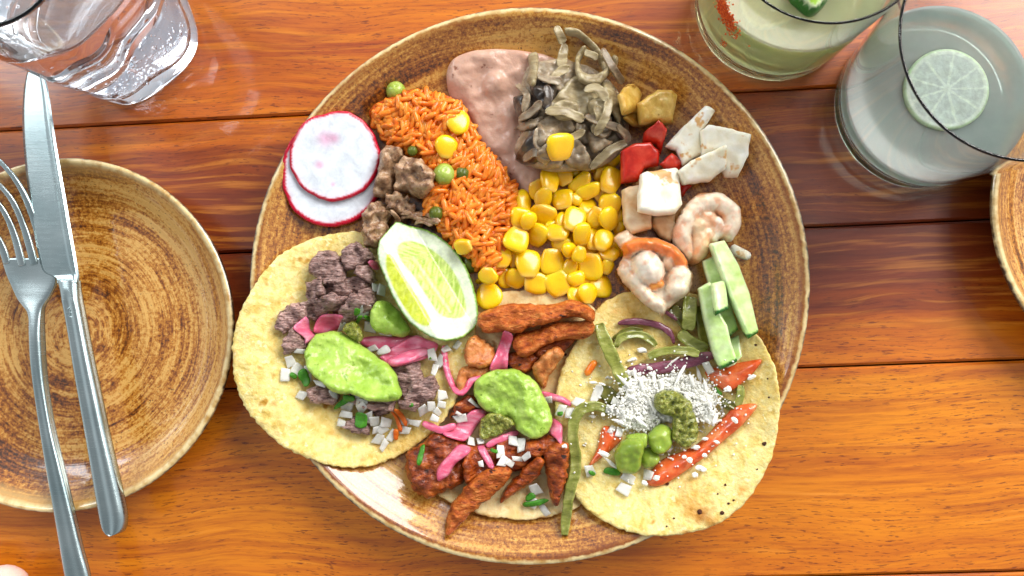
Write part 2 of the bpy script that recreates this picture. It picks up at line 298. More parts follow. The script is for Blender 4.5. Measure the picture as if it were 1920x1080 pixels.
rp.rotation_euler.z = .9; fin(rp, "brown glazed plate cut by the right edge of the photo, behind the lime drink", "plate")
# ------------------------------------------------------------------ height map of what lies on the plate
CELL = .00075; NC = 440; HX, HY = PC.x - NC * CELL / 2, PC.y - NC * CELL / 2
gx, gy = np.meshgrid(HX + (np.arange(NC) + .5) * CELL, HY + (np.arange(NC) + .5) * CELL)
tp = np.array(smooth_prof([(0, .0055), (PR * .3, .0055), (PR * .62, .0058), (PR * .76, .0072), (PR * .86, .0115), (PR * .93, ZR * .80), (PR * .965, ZR * .96), (PR * .985, ZR), (PR * 1.3, ZR)], 8))
HM = np.interp(np.hypot(gx - PC.x, gy - PC.y), tp[:, 0], tp[:, 1])
def hs(X, Y, A=None):
    A = HM if A is None else A
    i = np.clip(((np.asarray(Y) - HY) / CELL).astype(int), 0, NC - 1); j = np.clip(((np.asarray(X) - HX) / CELL).astype(int), 0, NC - 1)
    return A[i, j]
def local_blur(x0, x1, y0, y1, sig, mx=True):
    """blurred height map on a window; returns a sampling function (bilinear)"""
    s = sig / CELL; m = int(3 * s) + 3
    j0 = max(int((x0 - HX) / CELL) - m, 0); j1 = min(int((x1 - HX) / CELL) + m, NC); i0 = max(int((y0 - HY) / CELL) - m, 0); i1 = min(int((y1 - HY) / CELL) + m, NC)
    A = HM[i0:i1, j0:j1]
    if s > .3:
        k = np.exp(-.5 * (np.arange(-int(3 * s) - 1, int(3 * s) + 2) / s) ** 2); k /= k.sum(); p = len(k) // 2
        A = np.pad(A, p, mode='edge')
        A = np.apply_along_axis(lambda r: np.convolve(r, k, 'valid'), 1, A); A = np.apply_along_axis(lambda r: np.convolve(r, k, 'valid'), 0, A)
    def f(X, Y):
        u = np.clip((np.asarray(X) - HX) / CELL - .5 - j0, 0, A.shape[1] - 1.001); v = np.clip((np.asarray(Y) - HY) / CELL - .5 - i0, 0, A.shape[0] - 1.001)
        a, b = u.astype(int), v.astype(int); fu, fv = u - a, v - b
        return A[b, a] * (1 - fu) * (1 - fv) + A[b, a + 1] * fu * (1 - fv) + A[b + 1, a] * (1 - fu) * fv + A[b + 1, a + 1] * fu * fv
    return f
def splat(X, Y, Z, rad=1):
    i = ((np.asarray(Y) - HY) / CELL).astype(int); j = ((np.asarray(X) - HX) / CELL).astype(int)
    for a in range(-rad, rad + 1):
        for b in range(-rad, rad + 1):
            ii, jj = i + a, j + b; ok = (ii >= 0) & (ii < NC) & (jj >= 0) & (jj < NC)
            np.maximum.at(HM, (ii[ok], jj[ok]), np.asarray(Z)[ok])
def wpt(px, py, extra=0.0):
    z = .010
    for _ in range(4): p = at(px, py, z); z = float(hs(p.x, p.y)) + extra
    return at(px, py, z)
def catmull(P, closed, step):
    P = np.asarray(P, float); n = len(P); out = []
    for i in range(n if closed else n - 1):
        if closed: p0, p1, p2, p3 = P[(i - 1) % n], P[i], P[(i + 1) % n], P[(i + 2) % n]
        else: p0, p1, p2, p3 = P[max(i - 1, 0)], P[i], P[i + 1], P[min(i + 2, n - 1)]
        m = max(int(np.linalg.norm(p2 - p1) / step), 1)
        for t in np.arange(m) / m:
            out.append(.5 * ((2 * p1) + (-p0 + p2) * t + (2 * p0 - 5 * p1 + 4 * p2 - p3) * t * t + (-p0 + 3 * p1 - 3 * p2 + p3) * t ** 3))
    if not closed: out.append(P[-1])
    return np.array(out)
def lerp_poly(P, step):
    P = np.asarray(P, float); out = []
    for i in range(len(P)):
        a, b = P[i], P[(i + 1) % len(P)]; m = max(int(round(np.linalg.norm(b - a) / step)), 1)
        for t in np.arange(m) / m: out.append(a + (b - a) * t)
    return np.array(out)
def nz(X, Y, Z, s, oct=3):
    return np.array([noise.fractal(Vector((x * s, y * s, z * s)), 1.0, 2.0, oct) for x, y, z in zip(X, Y, Z)])
def inside(P, X, Y):
    r = np.zeros(len(X), bool); n = len(P)
    for i in range(n):
        x1, y1 = P[i]; x2, y2 = P[(i + 1) % n]
        if y1 == y2: continue
        c = ((y1 > Y) != (y2 > Y)) & (X < (x2 - x1) * (Y - y1) / (y2 - y1) + x1); r ^= c
    return r
SEED = [0.0]
def pillow(name, pts, thick, edge, mat, res=.0011, smooth=True, namp=0.0, nsc=200, ramp_=2.0, sig=.003, off=0.0, jag=0.0, jsc=500,
           hfun=None, cfun=None, label=None, cat=None, group=None, kind=None, parent=None, basefun=None, top_flat=False, edge_lift=.35, splatit=True, sink=.0006, rigid=0.0, fold=0.0, lift=None):
    """a solid piece: outline traced from its edge, laid on whatever is below it, domed top, real thickness"""
    SEED[0] += 13.37; sd = SEED[0]
    ex = thick * .5 + off
    if basefun is None: P = [wpt(x, y, ex)[:2] for x, y in pts]
    else:
        P = []
        for x, y in pts:
            p = at(x, y, .01)
            for _ in range(3): p = at(x, y, basefun(p.x, p.y) + ex)
            P.append(p[:2])
    B = catmull(P, True, res) if smooth else lerp_poly(P, res)
    if jag:
        c = B.mean(0)
        for i in range(len(B)):
            d = B[i] - c; L = np.linalg.norm(d) + 1e-9
            B[i] += d / L * jag * noise.fractal(Vector((B[i][0] * jsc, B[i][1] * jsc, sd)), 1, 2, 3)
    B = B[[np.linalg.norm(B[i] - B[i - 1]) > res * .25 for i in range(len(B))]]
    x0, y0 = B.min(0); x1, y1 = B.max(0)
    ys_ = np.arange(y0 + res * .6, y1, res * .87); I = []
    for q, yy in enumerate(ys_):
        xs_ = np.arange(x0 + (q % 2) * res / 2, x1, res); I.append(np.c_[xs_, np.full(len(xs_), yy)])
    I = np.vstack(I) if I else np.zeros((0, 2)); I = I[inside(B, I[:, 0], I[:, 1])]
    def dist(Q):
        A = B; D = np.roll(B, -1, 0) - A; L2 = (D ** 2).sum(1) + 1e-15; out = np.empty(len(Q))
        for s in range(0, len(Q), 4000):
            q = Q[s:s + 4000, None, :] - A[None]; tt = np.clip((q * D[None]).sum(2) / L2, 0, 1)
            out[s:s + 4000] = np.sqrt(((q - D[None] * tt[..., None]) ** 2).sum(2).min(1))
        return out
    e1 = min(res * .45, edge * .35); Tn = np.roll(B, -1, 0) - np.roll(B, 1, 0); Tn /= np.linalg.norm(Tn, axis=1)[:, None] + 1e-12
    ccw = np.sign(np.sum(B[:, 0] * np.roll(B[:, 1], -1) - np.roll(B[:, 0], -1) * B[:, 1])); I2 = B + np.c_[-Tn[:, 1], Tn[:, 0]] * ccw * e1
    I2 = I2[inside(B, I2[:, 0], I2[:, 1])]; I2 = I2[dist(I2) > e1 * .8] if len(I2) else I2
    di = dist(I) if len(I) else np.zeros(0); I = I[di > e1 + res * .4]; I = np.vstack([I2, I])
    nb = len(B); ALL = np.vstack([B, I]) * 1000
    vo, eo, fo, ov, _, _ = delaunay_2d_cdt([Vector(p) for p in ALL], [], [list(range(nb))], 1, 1e-6)
    XY = np.array([(v.x, v.y) for v in vo]) / 1000; isb = np.array([any(k < nb for k in g) if len(g) else False for g in ov])
    F = [f for f in fo]; N = len(XY)
    d = dist(XY); d[isb] = 0
    dd = np.clip(d / max(edge, 1e-6), 0, 1); prof = (1 - (1 - dd) ** ramp_) ** (1 / ramp_)
    if basefun is None:
        bf = local_blur(x0, x1, y0, y1, sig); base = bf(XY[:, 0], XY[:, 1])
        if rigid:                                   # best-fit plane under the piece
            A = np.c_[XY - XY.mean(0), np.ones(N)]; co = np.linalg.lstsq(A, base, rcond=None)[0]; pln = A @ co; base = base * (1 - rigid) + (pln + np.percentile(base - pln, 75)) * rigid
    else:
        base = np.array([basefun(x, y) for x, y in XY])
    base = base + off - sink
    if lift is not None: base = base + lift(XY[:, 0], XY[:, 1], d)
    T = thick * (edge_lift + (1 - edge_lift) * prof)
    rel = np.zeros(N)
    if namp: rel = namp * nz(XY[:, 0], XY[:, 1], np.full(N, sd / nsc), nsc) * (.35 + .65 * prof)
    if fold: rel += fold * nz(XY[:, 0], XY[:, 1], np.full(N, sd / 60), 60, 2)
    if hfun is not None: rel = rel + hfun(XY[:, 0], XY[:, 1], d)
    zt = base + np.maximum(T + rel, thick * .12); zb = base - 0 * prof + thick * edge_lift * .9 * (1 - np.clip(d / max(edge, 1e-6) * 1.4, 0, 1)) ** 2
    if fold: zb = zb + np.where(isb, rel, rel * .5)
    zb = np.minimum(zb, zt - thick * .05); zt = np.where(isb, (zt + zb) / 2 + thick * .05, zt)
    idx = np.where(~isb)[0]; mp_ = {int(i): N + k for k, i in enumerate(idx)}
    V = np.vstack([np.c_[XY, zt], np.c_[XY[idx], zb[idx]]])
    FF = []
    for f in F:
        a = np.array([XY[i] for i in f]); ar = np.sum(a[:, 0] * np.roll(a[:, 1], -1) - np.roll(a[:, 0], -1) * a[:, 1])
        f = list(f) if ar > 0 else list(f)[::-1]
        FF.append(f); g = [mp_.get(int(i), int(i)) for i in f][::-1]
        if len(set(g) - set(f)) > 0: FF.append(g)
    cols = None
    if cfun is not None:
        PX = cfun(V[:, 0], V[:, 1], np.concatenate([d, d[idx]]), np.concatenate([np.ones(N), np.zeros(len(idx))])); cols = PX
    me, c = mesh_of(name, V, FF, mat, cols)
    o = link(name, me, parent); o.location = Vector(c) if parent is None else Vector(c) - parent.matrix_basis.translation
    if splatit: splat(XY[:, 0], XY[:, 1], zt, 1)
    return fin(o, label, cat, group, kind)
def strip(name, pts, width, thick, mat, prof=(1, 1), z=None, roll=0, parent=None, label=None, cat=None, group=None, lift=None, sig=.0015, px_w=True, res=.0012, taper=.25, ribs=0.0, splatit=True, sec=12, wob=.0004, kind=None, off=0.0, cup=0.0):
    """a bent strip: swept lens section along a path given by its pixels"""
    k = .00026 * .95
    W = width * k if px_w else width
    if z is None: P = [tuple(wpt(p[0], p[1], thick * .5 + (p[2] if len(p) > 2 else 0))) for p in pts]
    else: P = [tuple(at(p[0], p[1], z(i / (len(pts) - 1)) if callable(z) else z)) for i, p in enumerate(pts)]
    Q = catmull(P, False, res); n = len(Q)
    if z is None:
        bf = local_blur(Q[:, 0].min(), Q[:, 0].max(), Q[:, 1].min(), Q[:, 1].max(), sig)
        LZ = catmull([(p[2] if len(p) > 2 else 0, 0) for p in pts], False, 1e9)[:, 0]; lz = np.interp(np.linspace(0, 1, n), np.linspace(0, 1, len(LZ)), LZ)
        hz = bf(Q[:, 0], Q[:, 1]); kk = min(7, n); ker = np.ones(kk) / kk; hz = np.convolve(np.pad(hz, kk // 2, mode='edge'), ker, 'valid')[:n] if n > kk else hz
        Q[:, 2] = hz + thick * .4 + lz + off
    V = []; F = []; SEED[0] += 7.7; sd = SEED[0]
    s = np.linspace(0, 1, n)
    for i in range(n):
        T = Q[min(i + 1, n - 1)] - Q[max(i - 1, 0)]; T = Vector(T).normalized()
        side = T.cross(Vector((0, 0, 1))); side = side.normalized() if side.length > 1e-6 else Vector((1, 0, 0)); up = side.cross(T).normalized()
        r = roll(s[i]) if callable(roll) else roll; a, b = side * math.cos(r) + up * math.sin(r), up * math.cos(r) - side * math.sin(r)
        e = min(s[i], 1 - s[i]) * 2; tw = taper + (1 - taper) * min(1, (e * 3)) ** .6 if taper < 1 else 1
        wl = W / 2 * (prof[0] + (prof[1] - prof[0]) * s[i]) * tw * (1 + .10 * noise.noise(Vector((s[i] * 6, sd, 0))))
        tl = thick / 2 * (.5 + .5 * tw)
        for q in range(sec):
            an = 2 * math.pi * q / sec; ca, sa = math.cos(an), math.sin(an)
            ca = math.copysign(abs(ca) ** .7, ca); sa = math.copysign(abs(sa) ** .7, sa)
            v = Vector(Q[i]) + a * (wl * ca) + b * (tl * sa + ribs * math.cos(ca * 9) * (sa > 0) + cup * (ca * ca - .4))
            v += Vector((noise.noise(v * 300 + Vector((sd, 0, 0))), noise.noise(v * 300 + Vector((0, sd, 0))), noise.noise(v * 300))) * wob
            V.append(tuple(v))
    for i in range(n - 1):
        for q in range(sec): F.append((i * sec + q, i * sec + (q + 1) % sec, (i + 1) * sec + (q + 1) % sec, (i + 1) * sec + q))
    V.append(tuple(Q[0])); V.append(tuple(Q[-1]))
    for q in range(sec): F.append((len(V) - 2, (q + 1) % sec, q)); F.append((len(V) - 1, (n - 1) * sec + q, (n - 1) * sec + (q + 1) % sec))
    me, c = mesh_of(name, V, F, mat); o = link(name, me, parent); o.location = Vector(c) if parent is None else Vector(c) - parent.matrix_basis.translation
    if splatit:
        A = np.array(V); splat(A[:, 0], A[:, 1], A[:, 2], 1)
    return fin(o, label, cat, group, kind)
def quad(px, py, w_, h_, rot, j=.12):
    a = math.radians(rot); out = []
    for sx, sy in ((-1, -1), (1, -1), (1, 1), (-1, 1)):
        x, y = sx * w_ / 2 * (1 + random.uniform(-j, j)), sy * h_ / 2 * (1 + random.uniform(-j, j))
        out.append((px + x * math.cos(a) - y * math.sin(a), py + x * math.sin(a) + y * math.cos(a)))
    return out
def ell(cx, cy, rx, ry, n=28, j=0): return [(cx + rx * math.cos(2 * math.pi * i / n) * (1 + random.uniform(-j, j)), cy + ry * math.sin(2 * math.pi * i / n) * (1 + random.uniform(-j, j))) for i in range(n)]
# ------------------------------------------------------------------ tortillas
def stain(sc_, rimx=None):
    blis = [(random.uniform(430, 1470), random.uniform(440, 1010), random.uniform(2.5, 6.5), random.choice(('#cf9040', '#dba860', '#c88840')), random.uniform(.25, .6)) for _ in range(170)]
    def f(X, Y, d, top):
        c = np.ones((len(X), 3)); n1 = nz(X, Y, X * 0, 90); n2 = nz(X, Y, X * 0, 300)
        for x, y, r, col, k in list(sc_) + blis:
            p = at(x, y, .022); g = np.exp(-(np.hypot(X - p.x, Y - p.y) / (r * .00025) * (1 + .5 * n2)) ** 2)[:, None] * k; c = c * (1 - g) + np.array(lin(col)) * g
        g = np.clip(n1 - .15, 0, .5)[:, None]; c *= 1 - g * np.array([.10, .22, .55])
        return c
    return f
def tortilla(pts, z_sig, off, label, chars, jag=.0007, mat='tort', hf=None, st=()):
    o = pillow("tortilla", pts, .0021, .0016, M[mat], res=.0012, cfun=stain(st), sig=z_sig, off=off, jag=jag, jsc=420, namp=.0007, nsc=130, label=label, cat="tortilla", edge_lift=.5, hfun=hf, sink=0)
    for (x, y, r, m) in chars:
        pillow("char_mark", ell(x, y, r, r * random.uniform(.7, 1), 9, .25), .00035, .0006, M[m], res=.0006, sig=.0006, parent=o, off=.0001, sink=.0001, splatit=False)
    return o
curl = lambda cx, cy, R, a0, a1, h: (lambda X, Y, d: h * np.exp(-d / .008) * np.clip(1 - np.abs(((np.degrees(np.arctan2(Y - at(cx, cy, .02).y, X - at(cx, cy, .02).x)) - (a0 + a1) / 2 + 180) % 360) - 180) / ((a1 - a0) / 2), 0, 1))
T2 = [(905, 556), (960, 545), (1030, 547), (1090, 560), (1130, 600), (1160, 660), (1178, 740), (1172, 820), (1140, 895), (1090, 945), (1040, 966), (980, 974), (920, 968), (860, 950), (810, 915), (770, 860), (760, 780), (775, 700), (810, 630), (855, 580)]
tortilla(T2, .006, .0012, "pale corn tortilla in the middle under the chicken strips", [(1107, 628, 6, 'char'), (1062, 703, 5, 'char'), (1082, 712, 4, 'char'), (1080, 690, 3, 'char'), (1118, 655, 3, 'char'), (1060, 665, 3, 'char')], mat='tortpale', st=[(1090, 690, 40, '#e0c080', .5), (1040, 700, 30, '#d8b070', .6)])
T1 = [(740, 440), (690, 434), (640, 436), (590, 447), (540, 470), (500, 502), (468, 545), (446, 595), (436, 655), (439, 705), (455, 755), (490, 802), (532, 838), (580, 862), (640, 876), (690, 874), (735, 860), (780, 836), (818, 805), (845, 770), (870, 720), (888, 660), (892, 600), (880, 540), (850, 490), (800, 455)]
tortilla(T1, .007, .0022, "yellow corn tortilla of the beef taco, hanging over the left rim of the large plate", [], st=[(620, 720, 120, '#f2d890', .35), (760, 830, 60, '#e8c070', .5)], hf=curl(665, 655, 225, -65, 5, .005))
T3 = [(1115, 585), (1140, 562), (1175, 548), (1230, 543), (1300, 550), (1360, 575), (1405, 612), (1437, 660), (1456, 715), (1461, 775), (1452, 840), (1430, 895), (1395, 945), (1350, 980), (1295, 999), (1230, 1006), (1180, 998), (1130, 976), (1090, 945), (1062, 900), (1045, 850), (1040, 780), (1050, 700), (1080, 640)]
tortilla(T3, .006, .0026, "yellow corn tortilla with brown char spots at the lower right of the large plate",
         [(1312, 960, 5, 'char'), (1354, 962, 5, 'char'), (1433, 832, 4.5, 'char'), (1366, 944, 2.5, 'char'), (1376, 938, 2.5, 'char'), (1251, 907, 4, 'char'), (1250, 987, 2, 'char'), (1264, 972, 2, 'char'), (1346, 926, 2, 'char'), (1360, 909, 2.5, 'char'), (1439, 710, 2, 'char'), (1417, 647, 2.5, 'char'), (1442, 745, 2, 'char'), (1420, 880, 2, 'char')], jag=.0005, st=[(1312, 960, 13, '#b06a2c', .9), (1295, 946, 24, '#e0a850', .7), (1330, 975, 14, '#dca050', .7), (1385, 915, 9, '#e0a050', .8), (1285, 995, 6, '#c08040', .9), (1300, 905, 18, '#e8b868', .5), (1190, 580, 50, '#d8b060', .6), (1400, 720, 40, '#f0d890', .4), (1300, 620, 60, '#dcb468', .5)], hf=curl(1240, 775, 220, -15, 55, .006))
# ------------------------------------------------------------------ beans
def bumps(L):
    L = [(at(x, y, .015), r * .00025, h) for x, y, r, h in L]
    return lambda X, Y, d: sum(h * np.exp(-(((X - p.x) ** 2 + (Y - p.y) ** 2) / (r * r)) ** 1.5) for p, r, h in L)
pillow("refried_beans", [(838, 160), (838, 130), (852, 108), (885, 95), (930, 91), (985, 95), (1030, 104), (1060, 125), (1080, 180), (1060, 260), (1030, 330), (1000, 368), (975, 362), (950, 330), (930, 305), (905, 280), (890, 245), (868, 200), (846, 185)],
       .0065, .009, M['beans'], res=.0011, namp=.0015, nsc=130, hfun=bumps([(926, 155, 22, .0042), (868, 140, 28, .0014), (950, 120, 40, .0012), (880, 130, 50, .001), (895, 145, 34, -.0012), (960, 220, 28, .001), (930, 240, 20, -.0008)]),
       label="smooth pinkish brown refried beans spread beside the orange rice", cat="beans")
# ------------------------------------------------------------------ rice
RP = [(690, 215), (700, 195), (735, 178), (765, 166), (800, 168), (835, 178), (865, 195), (882, 222), (892, 255), (915, 285), (942, 315), (962, 345), (968, 385), (965, 420), (952, 455), (942, 500), (925, 520), (900, 505), (880, 480), (845, 452), (822, 425), (795, 395), (790, 350), (800, 315), (770, 290), (735, 270), (715, 250)]
rb = pillow("rice_bed", RP, .011, .012, M['ricebase'], res=.0012, namp=.003, nsc=320, label="orange rice grains packed inside the heap", cat="rice", kind="stuff")
def grain_mesh(L, Wd, bend, sd):
    V = []; F = []; n = 9; s = 8
    for i in range(n):
        t = i / (n - 1); x = (t - .5) * L; r = Wd / 2 * (max(1 - abs(2 * t - 1) ** 5, .06)) ** .5
        for q in range(s):
            a = 2 * math.pi * q / s; V.append((x + .0001 * noise.noise(Vector((t * 9, q, sd))), r * math.cos(a) + bend * (1 - (2 * t - 1) ** 2), r * .85 * math.sin(a) * (1 + .12 * math.cos(3 * a))))
    for i in range(n - 1):
        for q in range(s): F.append((i * s + q, (i + 1) * s + q, (i + 1) * s + (q + 1) % s, i * s + (q + 1) % s))
    F.append(tuple(range(s))[::1]); F.append(tuple((n - 1) * s + q for q in range(s))[::-1])
    return V, F
GM = []
for k in range(6):
    V, F = grain_mesh(random.uniform(.0068, .0084), random.uniform(.0025, .0030), random.uniform(-.0006, .0006), k)
    me, _ = mesh_of('rice_grain', V, F, M['rice'], origin=False); GM.append((me, V, F))
RPw = np.array([wpt(x, y, .008)[:2] for x, y in RP])
def drop_pts(poly, n, mind):
    x0, y0 = poly.min(0); x1, y1 = poly.max(0); out = []; t = 0
    while len(out) < n and t < 60000:
        t += 1; p = np.array([random.uniform(x0, x1), random.uniform(y0, y1)])
        if not inside(poly, np.array([p[0]]), np.array([p[1]]))[0]: continue
        if all((p[0] - q[0]) ** 2 + (p[1] - q[1]) ** 2 > mind * mind for q in out[-400:]): out.append(p)
    return out
def grain_pose(p, lift=.0006):
    a = random.gauss(.9, .75); L = .0034; dx, dy = math.cos(a) * L, math.sin(a) * L
    z1, z2, z0 = float(hs(p[0] + dx, p[1] + dy)), float(hs(p[0] - dx, p[1] - dy)), float(hs(p[0], p[1]))
    tilt = max(-.55, min(.55, math.atan2(z1 - z2, 2 * L))); z = max(z0, (z1 + z2) / 2) + lift
    return Matrix.Translation((p[0], p[1], z)) @ Matrix.Rotation(a, 4, 'Z') @ Matrix.Rotation(-tilt + random.uniform(-.15, .15), 4, 'Y') @ Matrix.Rotation(random.uniform(0, 6), 4, 'X')
def grain_splat(Mt):
    q = np.array([Mt @ Vector((t * .003, 0, .0008)) for t in np.linspace(-1, 1, 7)]); splat(q[:, 0], q[:, 1], q[:, 2] + .0002, 0)
VV = []; FF = []
for p in drop_pts(RPw, 520, .0012):
    Mt = grain_pose(p, .0002); grain_splat(Mt); me, V, F = random.choice(GM); b = len(VV)
    VV += [tuple(Mt @ Vector(v)) for v in V]; FF += [tuple(b + i for i in f) for f in F]
me, c = mesh_of('rice_heap', VV, FF, M['rice']); o = link('rice_heap', me, loc=c); fin(o, "lower layer of orange rice grains in the heap beside the beans", "rice", kind="stuff")
HM2 = HM.copy()
for k, p in enumerate(drop_pts(RPw, 298, .0022)):
    Mt = grain_pose(p, .0005); grain_splat(Mt); o = link('rice_grain', random.choice(GM)[0]); o.matrix_world = Mt
    fin(o, "orange rice grain lying on top of the rice heap", "rice grain", "rice grains on top of the heap")
for (x, y, a, z, lb) in ((1108, 690, -55, .0, "single orange rice grain lying on the pale tortilla left of the poblano strips"), (843, 512, 10, 0, None)):
    if lb is None: continue
    q = wpt(x, y, .0012); o = link('rice_grain', GM[0][0]); o.matrix_world = Matrix.Translation(q) @ Matrix.Rotation(math.radians(-a), 4, 'Z') @ Matrix.Scale(1.15, 4); fin(o, lb, "rice grain")
# ------------------------------------------------------------------ corn
def kernel_mesh(sd, e1, taper):
    V = []; F = []; cols = []; n, s = 14, 20; yl, ye, tip = lin('#f6cf14'), lin('#efae0a'), lin('#f0dc80')
    for i in range(n + 1):
        ph = math.pi * i / n - math.pi / 2
        for q in range(s):
            th = 2 * math.pi * q / s; sp = lambda v, e: math.copysign(abs(v) ** e, v)
            x = sp(math.cos(ph), .8) * sp(math.cos(th), e1); y = sp(math.cos(ph), .8) * sp(math.sin(th), e1); z = sp(math.sin(ph), .9)
            x *= 1 - taper * max(0, -y + .1) ** 1.1; z *= 1 - .18 * (-y); y = max(y, -.86)
            if y <= -.84: z *= .9
            dz = -.22 * math.exp(-((x) ** 2 + (y - .15) ** 2) / .16) * (z > 0) * (sd % 3 == 0)
            k = noise.noise(Vector((x * 2, y * 2, z * 2 + sd))) * .05
            V.append(((x + k) * .5, (y + k) * .5, (z + dz) * .5)); m = min(1, max(0, (-y - .6) / .4)) * .7; g = min(1, max(0, .5 + y * .5))
            cols.append([(yl[c] * g + ye[c] * (1 - g)) * (1 - m) + tip[c] * m for c in range(3)])
    for i in range(n):
        for q in range(s): F.append((i * s + q, i * s + (q + 1) % s, (i + 1) * s + (q + 1) % s, (i + 1) * s + q))
    me, _ = mesh_of('corn_kernel', V, F, M['corn'], np.array(cols), origin=False)
    bm = bmesh.new(); bm.from_mesh(me); bmesh.ops.remove_doubles(bm, verts=bm.verts, dist=1e-4); bmesh.ops.recalc_face_normals(bm, faces=bm.faces); bm.to_mesh(me); bm.free(); return me
KM = [kernel_mesh(k, e, t) for k, (e, t) in enumerate(((.62, .25), (.7, .35), (.8, .2), (.6, .3), (.85, .4), (.7, .15)))]
CG = "corn kernels in the yellow heap"
def kernel(x, y, w_, h_, rot=None, label="glossy yellow corn kernel lying in the corn heap", group=CG, thick=None, tilt=.3, idx=None, sink=.25):
    if rot is None: rot = random.uniform(0, 360)
    th = thick or random.uniform(.0040, .0052); k = .000248
    p = wpt(x, y, th * .4); W_, H_ = w_ * k, h_ * k
    q = [float(hs(p.x + math.cos(a) * W_ * .32, p.y + math.sin(a) * H_ * .32)) for a in np.arange(0, 6.28, .785)]
    gxx = (q[0] - q[4]) / (W_ * .64 + 1e-9); gyy = (q[2] - q[6]) / (H_ * .64 + 1e-9)
    z = sorted(q)[5] + th * (.5 - sink); p = at(x, y, z)
    Rm = Matrix.Rotation(max(-.6, min(.6, math.atan(gyy) * .6)) + random.uniform(-tilt, tilt), 4, 'X') @ Matrix.Rotation(-max(-.6, min(.6, math.atan(gxx) * .6)) + random.uniform(-tilt, tilt), 4, 'Y') @ Matrix.Rotation(math.radians(-rot), 4, 'Z')
    o = link('corn_kernel', KM[random.randrange(6) if idx is None else idx]); o.matrix_world = Matrix.Translation(p) @ Rm @ Matrix.Diagonal((W_ * 1.14, H_ * 1.14, th, 1))
    a = np.linspace(0, 6.283, 24); rr = np.array([.2, .55, .85]); A, Rr = np.meshgrid(a, rr)
    splat((p.x + W_ / 2 * Rr * np.cos(A)).ravel(), (p.y + H_ / 2 * Rr * np.sin(A)).ravel(), (z + th / 2 * np.sqrt(1 - Rr ** 2 * .8)).ravel(), 1)
    return fin(o, label, "corn kernel", group)
CP = np.array([wpt(x, y, .004)[:2] for x, y in [(965, 380), (1010, 330), (1060, 310), (1130, 300), (1160, 320), (1165, 420), (1150, 510), (1130, 560), (1090, 560), (1040, 545), (985, 540), (930, 510), (960, 470)]])
def px_of(v):
    q = RC.transposed() @ (Vector(v) - Vector((0, 0, H))); return 960 - q.x / q.z * FPX, 540 + q.y / q.z * FPX
for p in drop_pts(CP, 26, .006):
    x, y = px_of((p[0], p[1], .008)); kernel(x, y, 38, 38, None, "yellow corn kernel low in the corn heap between others", "lower corn kernels of the heap")
KL = [(432, 560, 110, 130), (560, 605, 115, 85), (605, 640, 90, 80), (660, 660, 75, 90), (380, 480, 90, 100), (640, 360, 70, 70), (880, 520, 60, 80), (810, 730, 70, 90), (300, 690, 60, 100), (828, 390, 115, 120), (497, 262, 110, 125), (570, 225, 110, 130), (830, 262, 115, 150), (703, 405, 105, 110), (748, 455, 85, 115),
      (570, 480, 80, 105), (570, 365, 115, 115), (460, 350, 115, 100), (355, 385, 90, 150, -5), (465, 440, 150, 120), (632, 475, 115, 145), (823, 470, 110, 130), (540, 545, 125, 100), (675, 555, 95, 125), (733, 580, 85, 130), (610, 730, 80, 100), (818, 660, 115, 90, 20), (790, 588, 105, 125, 20),
      (318, 578, 128, 128), (235, 685, 105, 105), (512, 698, 125, 140), (720, 725, 135, 145), (775, 830, 130, 130), (665, 270, 135, 75, -40), (712, 318, 135, 80, -20), (832, 147, 105, 90, 0), (312, 798, 115, 105, 25), (420, 820, 115, 130), (380, 718, 135, 155, 0), (545, 825, 140, 140), (645, 798, 95, 80, -20), (705, 880, 115, 110), (160, 775, 115, 90)]
KLAB = {-1: "corn kernel in the rice just above the lone large kernel", -2: "smooth round corn kernel at the bottom of the heap near the shrimp", -3: "thin corn kernel seen edge on at the bottom right of the heap", -4: "broad corn kernel at the bottom middle of the heap above the chicken", -5: "tall corn kernel standing at the lower left of the heap",
        -6: "bottom corn kernel over the tortilla edge, left of the broad one", -7: "tilted corn kernel at the lower left edge of the heap", -8: "brownish corn kernel with a dark spot under the mushroom pile", -9: "narrow corn kernel near the top, showing its pale tip", -10: "slanted corn kernel at the top of the heap under the mushroom slice", -11: "dull corn kernel at the bottom right corner of the heap",
        -14: "corn kernel at the left edge of the heap over the rice", -15: "roundish corn kernel at the left edge beside the rice"}
for ki, k in enumerate(KL):
    x, y = 860 + k[0] / 2.918, 250 + k[1] / 2.918
    kernel(x, y, k[2] / 2.918, k[3] / 2.918, k[4] if len(k) > 4 else random.choice((0, 0, 180, 20, -25, 90, 200)), **({'label': KLAB[ki - len(KL)], 'group': None} if ki - len(KL) in KLAB else {}))
kernel(916, 553, 48, 50, 160, "large yellow corn kernel lying at the left end of the dark orange chicken strip", None, tilt=.1)
kernel(870, 462, 28, 34, None, "corn kernel in the rice between the lime wedge and the corn heap", None)
kernel(857, 228, 46, 42, 100, "bright yellow corn kernel on the orange rice by the beans", None, tilt=.1)
kernel(838, 277, 44, 42, 10, "corn kernel half buried in the middle of the orange rice", None)
kernel(897, 528, 8, 10, None, "tiny corn bit beside the lime wedge", None)
